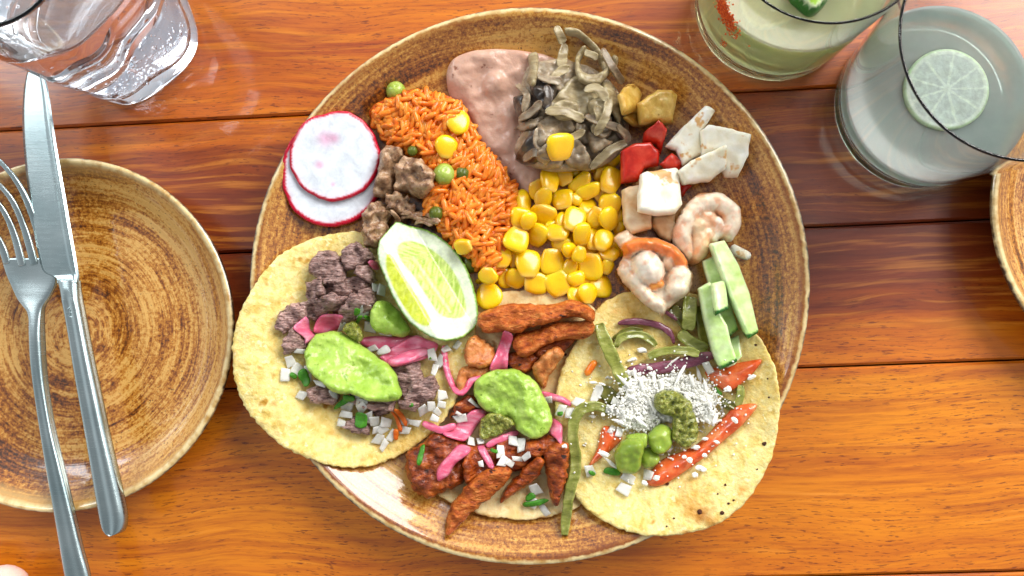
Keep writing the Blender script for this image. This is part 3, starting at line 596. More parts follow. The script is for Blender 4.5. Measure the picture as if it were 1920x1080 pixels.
# ------------------------------------------------------------------ peas
def pea(x, y, r, mat, label, dent=True):
    V = []; F = []; n, s = 16, 24; R = r * .000247
    for i in range(n + 1):
        ph = math.pi * i / n - math.pi / 2
        for q in range(s):
            th = 2 * math.pi * q / s; v = Vector((math.cos(ph) * math.cos(th), math.cos(ph) * math.sin(th), math.sin(ph)))
            k = 1 + .05 * noise.noise(v * 1.6 + Vector((x, y, 0))) + .035 * noise.noise(v * 4 + Vector((y, x, 0)))
            if dent: k -= .14 * math.exp(-((v.x - .15) ** 2 + (v.y - .3) ** 2) / .05) * (v.z > 0)
            v = v * (R * k); V.append((v.x, v.y, v.z * .92))
    for i in range(n):
        for q in range(s): F.append((i * s + q, i * s + (q + 1) % s, (i + 1) * s + (q + 1) % s, (i + 1) * s + q))
    me, _ = mesh_of('pea', V, F, M[mat], origin=False); p = wpt(x, y, R * .6); o = link('pea', me, loc=p)
    a = np.linspace(0, 6.283, 16); splat(p.x + R * .6 * np.cos(a), p.y + R * .6 * np.sin(a), np.full(16, p.z + R * .7)); return fin(o, label, 'pea')
pea(742, 171, 19, 'pea', "pale green pea resting on the upper edge of the rice")
pea(833, 327, 21, 'pea', "bright green pea in the middle of the rice beside the stewed meat")
pea(866, 326, 14, 'olive', "darker green pea tucked right of the bright green pea")
pea(882, 494, 19, 'olive', "dark green pea touching the right side of the lime wedge")
pea(818, 400, 14, 'olive', "olive green pea under the shredded meat above the lime wedge")
pea(773, 283, 10, 'olive', "small dark pea half hidden in the rice by the meat")
# ------------------------------------------------------------------ radish
def rad_c(cx, cy, rx, rim, spots):
    def f(X, Y, d, top):
        c = np.array([lin('#dfe6ee')] * len(X)); red = np.array(lin('#c2092f')); q = at(cx, cy, .02)
        m = np.clip((rim - d) / .0004, 0, 1)[:, None]; halo = np.exp(-np.maximum(d - rim, 0) / .0012)[:, None] * .25
        c = c * (1 - halo) + np.array(lin('#e89ab0')) * halo
        for sx, sy, sr in spots:
            p = at(sx, sy, .02); g = np.exp(-((X - p.x) ** 2 + (Y - p.y) ** 2) / (sr * .00025) ** 2)[:, None] * .5; c = c * (1 - g) + np.array(lin('#d65a9a')) * g
        return c * (1 - m) + red * m
    return f
pillow("radish_slice", ell(622, 322, 98, 105, 30), .0026, .0006, M['radish'], res=.0009, sig=.012, rigid=.85, off=.001, jag=.0007, jsc=120, cfun=rad_c(622, 322, 98, .0021, []), label="lower round radish slice with a thick red rim on the left of the plate", cat="radish slice")
pillow("radish_slice", ell(627, 293, 87, 84, 30), .0026, .0006, M['radish'], res=.0008, sig=.012, rigid=.9, off=.0006, jag=.0007, jsc=120, cfun=rad_c(627, 293, 87, .0016, [(628, 260, 9), (612, 262, 14), (622, 344, 4), (600, 310, 8)]), label="upper white radish slice with a thin red rim, lying on the other slice", cat="radish slice")
# ------------------------------------------------------------------ stewed meat by the rice
c7 = lambda L: conv(660, 260, 4.91, L)
pillow("stewed_meat_chunk", c7([(290, 130), (340, 55), (440, 80), (500, 170), (420, 260), (410, 380), (380, 500), (300, 545), (190, 520), (190, 460), (220, 350), (250, 230)]), .011, .005, M['pork'], namp=.0042, nsc=230, jag=.001, sig=.005, off=.001, label="brown stewed meat chunk with a pointed top beside the radish slices", cat="meat")
pillow("stewed_meat_chunk", c7([(500, 190), (640, 195), (740, 290), (765, 380), (700, 480), (610, 550), (500, 500), (410, 490), (415, 330), (450, 250)]), .012, .005, M['pork'], namp=.0042, nsc=230, jag=.001, sig=.005, off=.001, label="rounded brown stewed meat chunk touching the orange rice", cat="meat")
pillow("stewed_meat_chunk", c7([(120, 680), (200, 600), (300, 590), (380, 680), (330, 760), (320, 850), (270, 960), (200, 1010), (110, 980), (80, 850), (110, 760)]), .012, .005, M['pork'], namp=.0045, nsc=240, jag=.0012, sig=.005, label="brown stewed meat chunk between the radish slices and the lime wedge", cat="meat")
pillow("shredded_meat", c7([(300, 600), (350, 530), (480, 530), (580, 620), (580, 690), (480, 720), (380, 680)]), .007, .003, M['pork'], namp=.003, nsc=420, jag=.0018, jsc=700, off=.002, label="pinkish brown ragged meat shred above the lime wedge", cat="meat")
for k, (pth, w_, lb) in enumerate((([(450, 700), (560, 690), (680, 705), (810, 750)], 9, "upper long pale meat fibre pointing into the rice"), ([(440, 760), (560, 740), (660, 760), (790, 770)], 9, "middle pale meat fibre touching the lime tip"), ([(360, 660), (420, 740), (380, 830)], 10, "short curled meat fibre left of the lime tip"), ([(560, 780), (650, 790), (740, 785)], 7, "lower thin meat fibre just above the lime rind"))):
    strip("meat_fibre", c7(pth), w_, .0018, M['pork'], label=lb, cat="meat", wob=.0008, lift=0, off=.0015)
# ------------------------------------------------------------------ mushrooms and onions
c4 = lambda L: conv(940, 30, 3.6, L)
pillow("mushroom_pile", [(985, 130), (1010, 115), (1060, 110), (1120, 130), (1160, 170), (1180, 230), (1168, 280), (1130, 310), (1080, 320), (1030, 318), (985, 300), (975, 250), (970, 190)], .012, .014, M['mush'], namp=.003, nsc=200, label="dark bottom layer of the cooked mushroom and onion pile", cat="mushrooms", kind="stuff")
UL = [([(190, 740), (330, 760), (420, 900), (400, 1010), (250, 1050), (120, 980), (90, 880)], 'mush', "wide brown mushroom slice at the foot of the pile beside the beans"),
      ([(740, 620), (800, 680), (865, 800), (830, 850), (760, 780), (700, 700)], 'mushd', "dark mushroom slice at the right edge of the mushroom pile"),
      ([(500, 730), (590, 740), (620, 850), (510, 840)], 'mush', "small mushroom piece in the lower middle of the pile"),
      ([(590, 780), (700, 830), (750, 860), (660, 910), (600, 900)], 'mush', "pointed mushroom piece right of the corn kernel on the pile"),
      ([(130, 880), (220, 770), (300, 800), (310, 900), (240, 985), (150, 990), (90, 960)], 'mushd', "dark folded mushroom at the lower left of the pile"),
      ([(85, 560), (140, 520), (230, 520), (260, 620), (230, 690), (130, 710), (95, 640)], 'mushd', "black brown mushroom cap over the beans"),
      ([(230, 420), (330, 415), (375, 490), (350, 580), (290, 610), (240, 570), (190, 480)], 'mushd', "glossy black mushroom piece at the upper left of the pile"),
      ([(90, 760), (200, 700), (285, 685), (260, 735), (180, 770), (110, 785)], 'mush', "tan mushroom stem slice over the beans"),
      ([(620, 600), (690, 640), (740, 670), (740, 800), (660, 815), (600, 740)], 'mush', "ragged mushroom slice in the right half of the pile"),
      ([(250, 710), (330, 670), (440, 670), (498, 740), (475, 800), (400, 800), (335, 870), (260, 880), (235, 800)], 'mush', "tan curved mushroom slice above the corn kernel on the pile"),
      ([(490, 840), (560, 880), (612, 1000), (560, 1045), (430, 970)], 'mush', "smooth grey brown mushroom slice below the pile by the corn"),
      ([(265, 880), (330, 830), (350, 930), (300, 1030), (240, 1010)], 'mush', "narrow mushroom slice left of the corn kernel on the pile")]
for P_, m_, lb in UL: pillow("mushroom_slice", c4(P_), random.uniform(.0035, .0055), .0025, M[m_], res=.0010, namp=.0024, nsc=230, fold=.002, jag=.0006, sig=.0022, off=.0005, label=lb, cat="mushroom")
pillow("cooked_onion_piece", c4([(300, 640), (360, 540), (430, 460), (500, 400), (560, 430), (640, 440), (720, 520), (750, 600), (720, 650), (640, 640), (560, 690), (430, 665)]), .0040, .003, M['onionc'], res=.0010, namp=.0018, nsc=200, fold=.0022, sig=.003, off=.001, label="broad olive white cooked onion layer on top of the mushroom pile", cat="onion")
pillow("cooked_onion_piece", c4([(730, 440), (780, 520), (810, 640), (800, 720), (750, 640), (690, 520), (690, 440)]), .0032, .002, M['onionc'], res=.0010, namp=.0016, nsc=200, fold=.002, sig=.003, off=.001, label="long onion layer hanging down the right side of the mushroom pile", cat="onion")
for P_, h_, lb in (([(425, 78), (470, 76), (540, 100), (620, 160), (680, 240), (712, 330), (705, 400), (668, 350), (640, 270), (590, 200), (520, 145), (440, 130)], .005, "long arched translucent onion band at the top of the mushroom pile"),
                   ([(500, 290), (540, 215), (575, 225), (535, 300), (545, 370), (600, 405), (670, 385), (720, 320), (750, 275), (790, 290), (775, 350), (730, 410), (670, 455), (590, 465), (525, 425), (498, 360)], .006, "wide onion loop in the upper right of the pile"),
                   ([(590, 570), (680, 550), (735, 600), (720, 700), (650, 720), (600, 660)], .004, "wrinkled onion piece in the middle right of the pile"),
                   ([(350, 590), (430, 560), (520, 600), (500, 690), (400, 700), (340, 650)], .0035, "wrinkled onion fold above the curved mushroom slice"),
                   ([(180, 250), (245, 240), (250, 350), (225, 460), (170, 450), (185, 350)], .004, "flat broad onion strip crossing onto the beans")):
    pillow("cooked_onion_piece", c4(P_), h_, .0018, M['onionc'], res=.0009, namp=.0014, nsc=260, fold=.0026, sig=.003, off=.001, label=lb, cat="onion")
SL_ = [
       ([(365, 70, .004), (390, 130, .005), (420, 200, .003)], 13, 'onionc', "short onion strip pointing up at the very top of the pile"),
       ([(425, 220, .001), (415, 280, .001), (405, 350, .002)], 15, 'onionc', "upright onion strip below the short one at the top"),
       ([(680, 215, .006), (750, 320, .005), (815, 470, .001)], 12, 'mush', "thin brown mushroom strip behind the onion loop"),
       ([(850, 850, .002), (740, 905, .002), (600, 1035, .001)], 13, 'onionc', "pale onion strip reaching down to the corn heap"),
       ([(340, 430, .001), (400, 385, .001), (460, 355, .001)], 14, 'onionc', "greenish onion strip left of the loop"),
       ([(250, 395, .001), (330, 430, .002), (410, 450, .002)], 13, 'mush', "tan mushroom strip crossing the black mushroom"),
       ([(640, 600, .002), (670, 700, .002), (620, 790, .001)], 15, 'onionc', "curved onion strip in the middle of the right half"),
       ([(250, 740, .002), (240, 840, .002), (300, 900, .001)], 12, 'mush', "thin mushroom strip down the left of the pile"),
       ([(300, 470, .002), (320, 560, .003), (290, 640, .002)], 12, 'mushd', "black shiny mushroom strip in the dark corner of the pile"),
       ([(560, 700, .001), (700, 720, .002), (820, 760, .001)], 12, 'mush', "brown mushroom strip crossing the lower right of the pile"),
       ([(110, 500, .002), (170, 540, .003), (150, 640, .002)], 11, 'mush', "small brown mushroom strip over the black cap")]
SL_ += [([(560, 250, .004), (600, 300, .005), (650, 300, .004)], 12, 'onionc', "inner onion curl inside the loop"), ([(300, 660, .002), (420, 640, .003), (560, 690, .003)], 15, 'onionc', "glossy onion strip under the broad onion layer"),
        ([(730, 560, .002), (700, 680, .003), (640, 800, .002)], 13, 'onionc', "grey onion strip down the right half"), ([(120, 700, .002), (200, 660, .003), (270, 560, .003)], 12, 'mush', "tan mushroom edge over the black cap"),
        ([(380, 820, .001), (480, 830, .002), (560, 790, .001)], 12, 'onionc', "short onion strip right of the curved mushroom"), ([(150, 960, .001), (240, 900, .002), (330, 950, .001)], 13, 'mush', "mushroom strip at the lower left foot"),
        ([(560, 520, .002), (640, 500, .003), (720, 560, .002)], 14, 'onionc', "upper onion fold on the broad onion layer"), ([(780, 740, .001), (840, 800, .001), (850, 850, 0)], 13, 'mush', "last mushroom strip next to the red tomato")]
for P_, w_, m_, lb in SL_:
    strip("cooked_onion_strip" if m_ == 'onionc' else "mushroom_strip", [(q[0], q[1], q[2] * .6) for q in c4(P_)], w_ * 1.3, .0016, M[m_], label=lb, cat="onion" if m_ == 'onionc' else "mushroom", roll=lambda s: .35 * math.sin(s * 3 + 1), sig=.004, off=.0004, cup=.0009, lift=0)
kernel(1050, 277, 52, 47, 0, "single bright yellow corn kernel lying on the mushroom pile", None, tilt=.05, idx=0)
# ------------------------------------------------------------------ potato, tomato, cheese
c8 = lambda L: conv(1120, 130, 2.7, L)
def cube(name, pts, h, mat, lb, cat, edge=.0016, namp=.0008, res=.0010, off=0, rigid=.9, smooth=False, **k):
    return pillow(name, c8(pts), h, edge, M[mat], res=res, smooth=smooth, namp=namp, nsc=170, sig=.004, rigid=rigid, off=off, edge_lift=.55, jag=.0004, jsc=260, ramp_=2.4, label=lb, cat=cat, **k)
cube("potato_cube", [(130, 235), (200, 212), (235, 290), (170, 305)], .008, 'potato', "shaded potato cube under the two golden ones", "potato")
cube("potato_cube", [(100, 132), (140, 104), (185, 80), (228, 130), (207, 200), (125, 232), (115, 190)], .013, 'potato', "golden fried potato cube touching the mushroom pile", "potato", edge=.0028)
cube("potato_cube", [(205, 150), (290, 128), (370, 115), (405, 137), (380, 270), (290, 290), (215, 270)], .014, 'potato', "larger golden potato cube with a curved top right of the mushrooms", "potato", edge=.0028)
cube("tomato_cube", [(410, 560), (480, 590), (430, 650), (415, 625)], .006, 'tomdice', "small red tomato piece beside the top cheese cube", "tomato", edge=.002)
cube("tomato_cube", [(225, 340), (290, 290), (345, 325), (325, 430), (290, 385), (222, 385)], .010, 'tomdice', "upper red tomato cube below the potato", "tomato", edge=.002)
cube("tomato_cube", [(122, 402), (180, 392), (262, 385), (312, 430), (310, 490), (235, 510), (205, 570), (120, 572)], .011, 'tomdice', "largest red tomato cube next to the corn heap", "tomato", edge=.0024)
cube("tomato_cube", [(320, 470), (370, 425), (437, 480), (410, 520), (340, 512)], .009, 'tomdice', "red tomato cube between the white cheese pieces", "tomato", edge=.002)
cube("cheese_cube", [(275, 745), (390, 735), (400, 800), (370, 880), (320, 850), (275, 800)], .009, 'cheesew', "warm beige cheese piece under the top cube between the shrimp", "cheese")
cube("cheese_cube", [(118, 622), (160, 600), (215, 596), (205, 720), (270, 742), (270, 812), (160, 845), (132, 780)], .012, 'cheesew', "tall beige cheese stick between the corn heap and the top cube", "cheese")
cube("cheese_cube", [(218, 530), (250, 515), (395, 505), (408, 525), (422, 690), (400, 727), (300, 742), (202, 718), (208, 640)], .013, 'cheese', "big white cheese cube standing on top of the beige pieces", "cheese", off=.003, edge=.0026)
cube("cheese_cube", [(345, 382), (400, 330), (470, 260), (548, 180), (602, 205), (560, 270), (515, 335), (525, 440), (440, 475), (392, 420)], .009, 'cheese', "white cheese piece with a long arm pointing to the plate rim", "cheese")
cube("cheese_cube", [(530, 300), (560, 277), (640, 312), (778, 332), (760, 440), (708, 550), (640, 550), (590, 430), (528, 440)], .010, 'cheese', "flat square white cheese slab nearest the right rim", "cheese")
cube("cheese_cube", [(415, 502), (470, 465), (620, 415), (668, 490), (595, 545), (560, 577), (430, 587)], .011, 'cheese', "small cheese block with tan edges leaning on the square slab", "cheese", off=.001)
# ------------------------------------------------------------------ poblano, purple onion (right taco)
c44 = lambda L: conv(1040, 540, 4.364, L)
def pob(pts, w_, mat, lb, cat="pepper", nm="poblano_strip", th=.0028, off=.0004, **k): strip(nm, pts, w_, th, M[mat], label=lb, cat=cat, ribs=.00025, off=off, sig=.002, cup=.0014, res=.0009, sec=16, taper=.6, **k)
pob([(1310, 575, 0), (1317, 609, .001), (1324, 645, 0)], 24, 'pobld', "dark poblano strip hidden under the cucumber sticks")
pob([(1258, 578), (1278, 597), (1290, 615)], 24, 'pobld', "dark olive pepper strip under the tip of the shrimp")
pob([(1294, 556, .002), (1293, 586, .001), (1290, 618, 0)], 27, 'pobl', "upright olive poblano strip between shrimp and cucumber")
pob([(1274, 622), (1292, 640), (1325, 655)], 24, 'pobl', "short bent poblano strip left of the cucumber sticks")
pob([(1150, 636), (1165, 624), (1185, 618), (1205, 620)], 11, 'pobld', "thin back poblano curl on the upper right tortilla")
pob([(1155, 650), (1163, 635), (1182, 628), (1208, 630), (1230, 648)], 15, 'pobl', "arched poblano strip curling beside the long glossy one")
strip("purple_onion_strip", [(1158, 606), (1200, 603), (1239, 612), (1258, 628), (1263, 645)], 13, .0022, M['purple'], label="arched pale purple onion strip under the shrimp tip", cat="onion", off=.0006)
strip("purple_onion_strip", [(1205, 560), (1240, 580), (1270, 600)], 8, .0018, M['purple'], label="thin purple onion strip behind the arched one", cat="onion")
strip("purple_onion_strip", [(1175, 694, .001), (1210, 692, .002), (1250, 688, .002), (1292, 678, .002), (1340, 664, .001)], 22, .0036, M['purple'], label="thick dark purple onion strip above the crumbled cheese", cat="onion", off=.001)
pob([(1215, 668, .001), (1246, 658, .002), (1281, 657, .002), (1312, 664, .001)], 17, 'pobl', "horizontal poblano strip lying on the dark purple onion", th=.0034)
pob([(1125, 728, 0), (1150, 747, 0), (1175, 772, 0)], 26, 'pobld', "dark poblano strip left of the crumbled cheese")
pob([(1388, 722), (1385, 750), (1370, 762), (1352, 756)], 14, 'pobl', "short curled poblano strip right of the crumbled cheese")
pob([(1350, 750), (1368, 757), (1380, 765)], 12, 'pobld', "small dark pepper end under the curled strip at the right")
pob([(1123, 608, .002), (1131, 632, .003), (1146, 666, .003), (1163, 702, .003), (1184, 742, .002)], 25, 'pobl', "long straight glossy poblano strip left of the cheese crumbs", th=.0038)
pob([(1145, 775, .001), (1132, 765, .002), (1112, 761, .003), (1090, 768, .003), (1076, 790, .003), (1074, 825, .002), (1079, 858, .002), (1077, 890, .003), (1069, 920, .003), (1063, 960, .002), (1058, 1004, .0)], 21, 'pobl', "longest poblano strip hooked between two tacos and hanging onto the rim", th=.0036)
def wedge(pts, lb, h=.0045): pillow("tomato_wedge", [(p[0] + q[0], p[1] + q[1]) for p, q in zip(pts, [((p[0] - sum(r[0] for r in pts) / len(pts)) * .03, (p[1] - sum(r[1] for r in pts) / len(pts)) * .12) for p in pts])], h, .004, M['tomato'], res=.001, namp=.0007, nsc=150, sig=.003, rigid=.4, label=lb, cat="tomato", ramp_=1.4)
wedge(c44([(1240, 690), (1300, 660), (1400, 640), (1560, 610), (1690, 598), (1640, 680), (1540, 765), (1420, 830), (1300, 770)]), "orange red tomato wedge just below the cucumber sticks")
c55 = lambda L: conv(1040, 700, 3.375, L)
wedge(c55([(600, 680), (622, 605), (700, 530), (900, 450), (1060, 300), (1150, 240), (1272, 228), (1200, 330), (1060, 440), (900, 560), (700, 680)]), "long red tomato wedge lying under the cheese on the right tortilla", .0052)
wedge(c55([(220, 572), (270, 480), (310, 350), (400, 380), (420, 430), (300, 530)]), "dark red tomato wedge at the lower left of the crumbled cheese", .005)
# ------------------------------------------------------------------ beef on the left taco
cb = lambda L: conv(500, 430, 4.32, L); cc = lambda L: conv(500, 560, 3.375, L)
BL = [(cb([(600, 400), (750, 390), (830, 440), (820, 560), (700, 600), (600, 520)]), "shaded beef piece behind the onion near the lime"), (cb([(740, 500), (860, 480), (900, 640), (780, 660), (720, 600)]), "dark beef piece under the lime wedge edge"),
      (cb([(440, 450), (600, 420), (680, 500), (620, 560), (500, 540)]), "small middle beef piece"), (cb([(560, 540), (640, 550), (640, 640), (540, 680), (500, 600)]), "beef piece right above the pink onion chunk"),
      (cb([(420, 190), (480, 180), (560, 195), (650, 300), (590, 420), (470, 430), (375, 350), (365, 270)]), "grey brown beef piece at the top left of the meat"),
      (cb([(640, 170), (730, 115), (800, 150), (872, 240), (760, 300), (670, 330), (610, 250)]), "pinkish beef cube at the top of the beef taco"), (cb([(730, 290), (850, 305), (892, 410), (830, 430), (730, 360)]), "flat beef piece left of the lime wedge"),
      (cb([(335, 440), (430, 395), (470, 520), (400, 585), (330, 560)]), "ridged beef piece at the left of the meat"), (cb([(300, 600), (420, 560), (530, 520), (570, 600), (490, 690), (400, 737), (315, 700)]), "large grey beef slab above the guacamole"),
      (cb([(90, 710), (150, 650), (215, 600), (295, 640), (290, 720), (210, 800), (130, 840), (75, 790)]), "leftmost beef piece on the yellow tortilla"), (cb([(200, 795), (290, 860), (312, 960), (230, 980), (150, 1000), (150, 900), (170, 830)]), "dark beef piece just left of the guacamole"),
      (cb([(610, 680), (660, 560), (705, 520), (790, 580), (850, 640), (760, 710), (640, 760)]), "tall pale beef piece beside the small guacamole dab"),
      (cc([(780, 430), (950, 405), (980, 500), (960, 600), (860, 620), (820, 540)]), "beef piece right of the guacamole under the onion"), (cc([(950, 520), (1060, 488), (1080, 560), (1050, 640), (900, 690), (870, 630)]), "grooved beef piece at the lower right of the guacamole"),
      (cc([(840, 640), (960, 660), (940, 705), (850, 690)]), "dark sliver of beef below the grooved piece"), (cc([(258, 580), (330, 550), (450, 600), (425, 668), (280, 660)]), "square cut beef piece below the left end of the guacamole"),
      (cc([(650, 665), (760, 655), (772, 720), (700, 755), (650, 720)]), "small beef piece below the guacamole"), (cc([(470, 810), (560, 750), (650, 800), (642, 858), (560, 850)]), "lowest beef piece among the onion dice"),
      (cc([(500, 560), (800, 560), (800, 700), (600, 690)]), "beef piece mostly under the guacamole"), (cc([(300, 420), (500, 330), (560, 500), (400, 560)]), "beef piece hidden under the left of the guacamole")]
def grow(P, k): P = np.asarray(P, float); m = P.mean(0); return [tuple(m + (p - m) * k) for p in P]
for P_, lb in BL: pillow("beef_piece", grow(P_, 1.13), random.uniform(.0065, .0095), .0022, M['beef'], res=.0010, smooth=False, namp=.0034, nsc=250, jag=.0011, jsc=420, sig=.0035, rigid=.5, edge_lift=.45, label=lb, cat="beef")
# ------------------------------------------------------------------ chicken
c2 = lambda L: conv(740, 540, 4.155, L); c3 = lambda L: conv(740, 740, 3.6, L)
def chk(pts, h, mat, lb, off=0, edge=.0032, namp=.0017): pillow("chicken_strip", pts, h, edge, M[mat], res=.0011, namp=namp, nsc=260, jag=.0010, jsc=450, sig=.003, rigid=.3, off=off, label=lb, cat="chicken")
chk(c2([(880, 510), (1050, 500), (1160, 520), (1100, 600), (1040, 660), (900, 660)]), .007, 'chickd', "dark chicken piece under the pink onion strip")
chk(c2([(1250, 380), (1400, 380), (1380, 450), (1300, 520), (1180, 560), (1100, 540), (1120, 450)]), .006, 'chickd', "charred chicken piece below the large strips")
chk(c2([(1080, 600), (1150, 520), (1250, 455), (1325, 510), (1265, 600), (1200, 700), (1170, 785), (1085, 700)]), .009, 'chickp', "bright orange chicken strip right of the guacamole")
chk(c2([(490, 650), (560, 605), (720, 590), (765, 640), (700, 720), (580, 740), (560, 800), (480, 830)]), .008, 'chickp', "small orange chicken piece inside the pink onion loop")
chk(c2([(560, 410), (640, 366), (720, 420), (785, 500), (750, 600), (650, 620), (560, 600), (535, 500)]), .010, 'chickp', "pale knobbly chicken lump below the lime wedge")
chk(c2([(925, 360), (1080, 330), (1250, 255), (1400, 260), (1540, 245), (1552, 340), (1480, 395), (1330, 400), (1180, 445), (1080, 510), (1000, 545), (925, 470)]), .010, 'chick', "second long seasoned chicken strip with a burnt gap above", off=.001)
chk(c2([(640, 215), (700, 180), (770, 150), (900, 118), (1100, 128), (1250, 120), (1380, 88), (1480, 118), (1555, 190), (1545, 262), (1400, 228), (1200, 270), (1050, 312), (960, 352), (820, 345), (700, 352), (655, 280)]), .012, 'chick', "longest brick red chicken strip right under the corn", off=.002)
chk(c2([(480, 900), (600, 825), (655, 930), (520, 1000), (440, 1010)]), .007, 'chickd', "dark chicken piece left of the middle guacamole")
chk(c3([(70, 400), (120, 365), (180, 335), (270, 260), (400, 270), (480, 330), (520, 450), (460, 600), (330, 662), (220, 700), (120, 635), (75, 500)]), .011, 'chickd', "large dark glazed chicken piece at the bottom left of the middle taco", edge=.006, namp=.0026)
chk(c3([(470, 380), (560, 330), (700, 330), (720, 470), (600, 560), (470, 600)]), .009, 'chickd', "dark chicken piece under the white onion")
chk(c3([(700, 300), (860, 300), (980, 330), (930, 470), (800, 520), (700, 470)]), .007, 'chickd', "dark chicken piece below the green salsa")
chk(c3([(880, 330), (980, 280), (1080, 270), (1095, 350), (1000, 430), (900, 410)]), .009, 'chickd', "reddish chicken piece below the right end of the guacamole")
chk(c3([(1025, 560), (1005, 420), (1060, 335), (1170, 340), (1172, 470), (1150, 620), (1105, 742), (1058, 725)]), .010, 'chickd', "dark chicken strip pointing down beside the long pepper strip")
chk(c3([(713, 735), (740, 640), (850, 520), (960, 430), (1012, 460), (960, 560), (860, 640), (760, 710)]), .009, 'chickd', "narrow dark chicken strip pointing to the lower left")
chk(c3([(350, 965), (355, 820), (420, 690), (560, 545), (700, 485), (785, 520), (740, 615), (620, 715), (520, 800), (440, 885)]), .011, 'chick', "long brown chicken strip hanging onto the plate rim", edge=.005)
# ------------------------------------------------------------------ shrimp
c6 = lambda L: conv(1140, 340, 4.153, L)
def shrimp(pts, lobes, base, lb, h=.009):
    LB = []
    for path, r, hh, col in lobes:
        q = [at(x, y, .018) for x, y in c6(path)]; LB.append((q, r / 4.153 * .000247, hh, np.array(lin(col)), len(q)))
    def dist(q, X, Y):
        if len(q) == 1: return np.hypot(X - q[0].x, Y - q[0].y), np.zeros(len(X))
        best = np.full(len(X), 9.); arc = np.zeros(len(X)); acc = 0
        for a, b in zip(q[:-1], q[1:]):
            dx, dy = b.x - a.x, b.y - a.y; L2 = dx * dx + dy * dy; t = np.clip(((X - a.x) * dx + (Y - a.y) * dy) / L2, 0, 1)
            D = np.hypot(X - a.x - t * dx, Y - a.y - t * dy); m = D < best; best[m] = D[m]; arc[m] = acc + t[m] * math.sqrt(L2); acc += math.sqrt(L2)
        return best, arc
    def hf(X, Y, d):
        z = np.zeros(len(X))
        for q, r, hh, c, n in LB:
            D, arc = dist(q, X, Y); p = hh * np.sqrt(np.clip(1 - (D / r) ** 2, 0, 1)) * (1.35 + (.06 * np.cos(arc * 800) if n > 1 else 0) + .03 * nz(X, Y, X * 0, 260)); z = np.maximum(z, p)
        return z
    def cf(X, Y, d, top):
        c = np.array([lin(base)] * len(X)); zz = np.zeros(len(X))
        n1 = nz(X, Y, np.zeros(len(X)), 180)
        e = np.clip(1 - d / .002, 0, 1)[:, None] * .5; c = c * (1 - e) + np.array(lin('#e59a5c')) * e
        for q, r, hh, col, n in LB:
            D, arc = dist(q, X, Y); p = hh * np.sqrt(np.clip(1 - (D / r) ** 2, 0, 1)); m = (np.clip((r * (1 + .2 * n1) - D) / (r * .25), 0, 1) * (p >= zz - .001))[:, None]; c = c * (1 - m) + col * m; zz = np.maximum(zz, p)
        
        for q, r, hh, col, n in LB:
            if n < 2: continue
            D, arc = dist(q, X, Y); s_ = np.clip(np.cos(arc * 800) * -1 - .7, 0, 1)[:, None] * 1.6 * (D < r * .95)[:, None]; c = c * (1 - .45 * s_) + np.array(lin('#e8955a')) * .45 * s_
        g = np.clip((n1 - .14) / .25, 0, 1)[:, None] * .5; return c * (1 - g) + np.array(lin('#e58a48')) * g
    pillow("shrimp", c6(pts), h, .006, M['shrimp'], res=.0009, namp=.0007, nsc=260, jag=.0005, sig=.006, rigid=.5, off=.001, hfun=hf, cfun=cf, label=lb, cat="shrimp")
shrimp([(490, 470), (522, 350), (548, 262), (620, 165), (720, 100), (860, 98), (960, 148), (1035, 235), (1005, 390), (945, 475), (870, 455), (810, 545), (712, 635), (640, 650), (560, 570)],
       [([(590, 560), (570, 420), (600, 290), (700, 190), (850, 160), (960, 240), (980, 340), (930, 430)], 80, .0052, '#f2dfc6'), ([(700, 360), (720, 470), (720, 560)], 75, .0050, '#f0cfa6'), ([(840, 330), (830, 430)], 60, .0042, '#f3e6d4'), ([(530, 520), (600, 610)], 42, .0025, '#e58a48'), ([(990, 250)], 30, .003, '#e8a070'), ([(760, 290), (780, 400)], 90, .0036, '#efc8a4')], '#e9a878', "curled cooked shrimp above the cucumber, right of the white cheese cube")
shrimp([(45, 440), (100, 400), (170, 355), (190, 430), (240, 442), (360, 450), (480, 498), (575, 580), (620, 680), (655, 740), (640, 860), (560, 925), (470, 1000), (430, 1055), (390, 1035), (270, 950), (150, 830), (95, 760), (65, 690), (110, 590), (90, 520)],
       [([(150, 530), (240, 495), (360, 500), (480, 550), (560, 640)], 62, .0055, '#ea7d34'), ([(300, 650), (330, 700)], 115, .0075, '#f2ead8'), ([(560, 740), (540, 830)], 92, .006, '#f0e2c8'), ([(470, 640)], 55, .004, '#efc4a0'), ([(350, 815), (400, 800)], 40, .003, '#e39440'), ([(200, 760), (300, 900), (400, 980)], 60, .003, '#eddcc2')], '#ecd8bc', "shrimp with a bright orange curved back at the lower left of the pair", .008)
pillow("onion_sliver", quad(1388, 474, 38, 16, 22), .003, .0015, M['cheese'], label="white sliver on the brown glaze right of the cucumber top", cat="cheese")
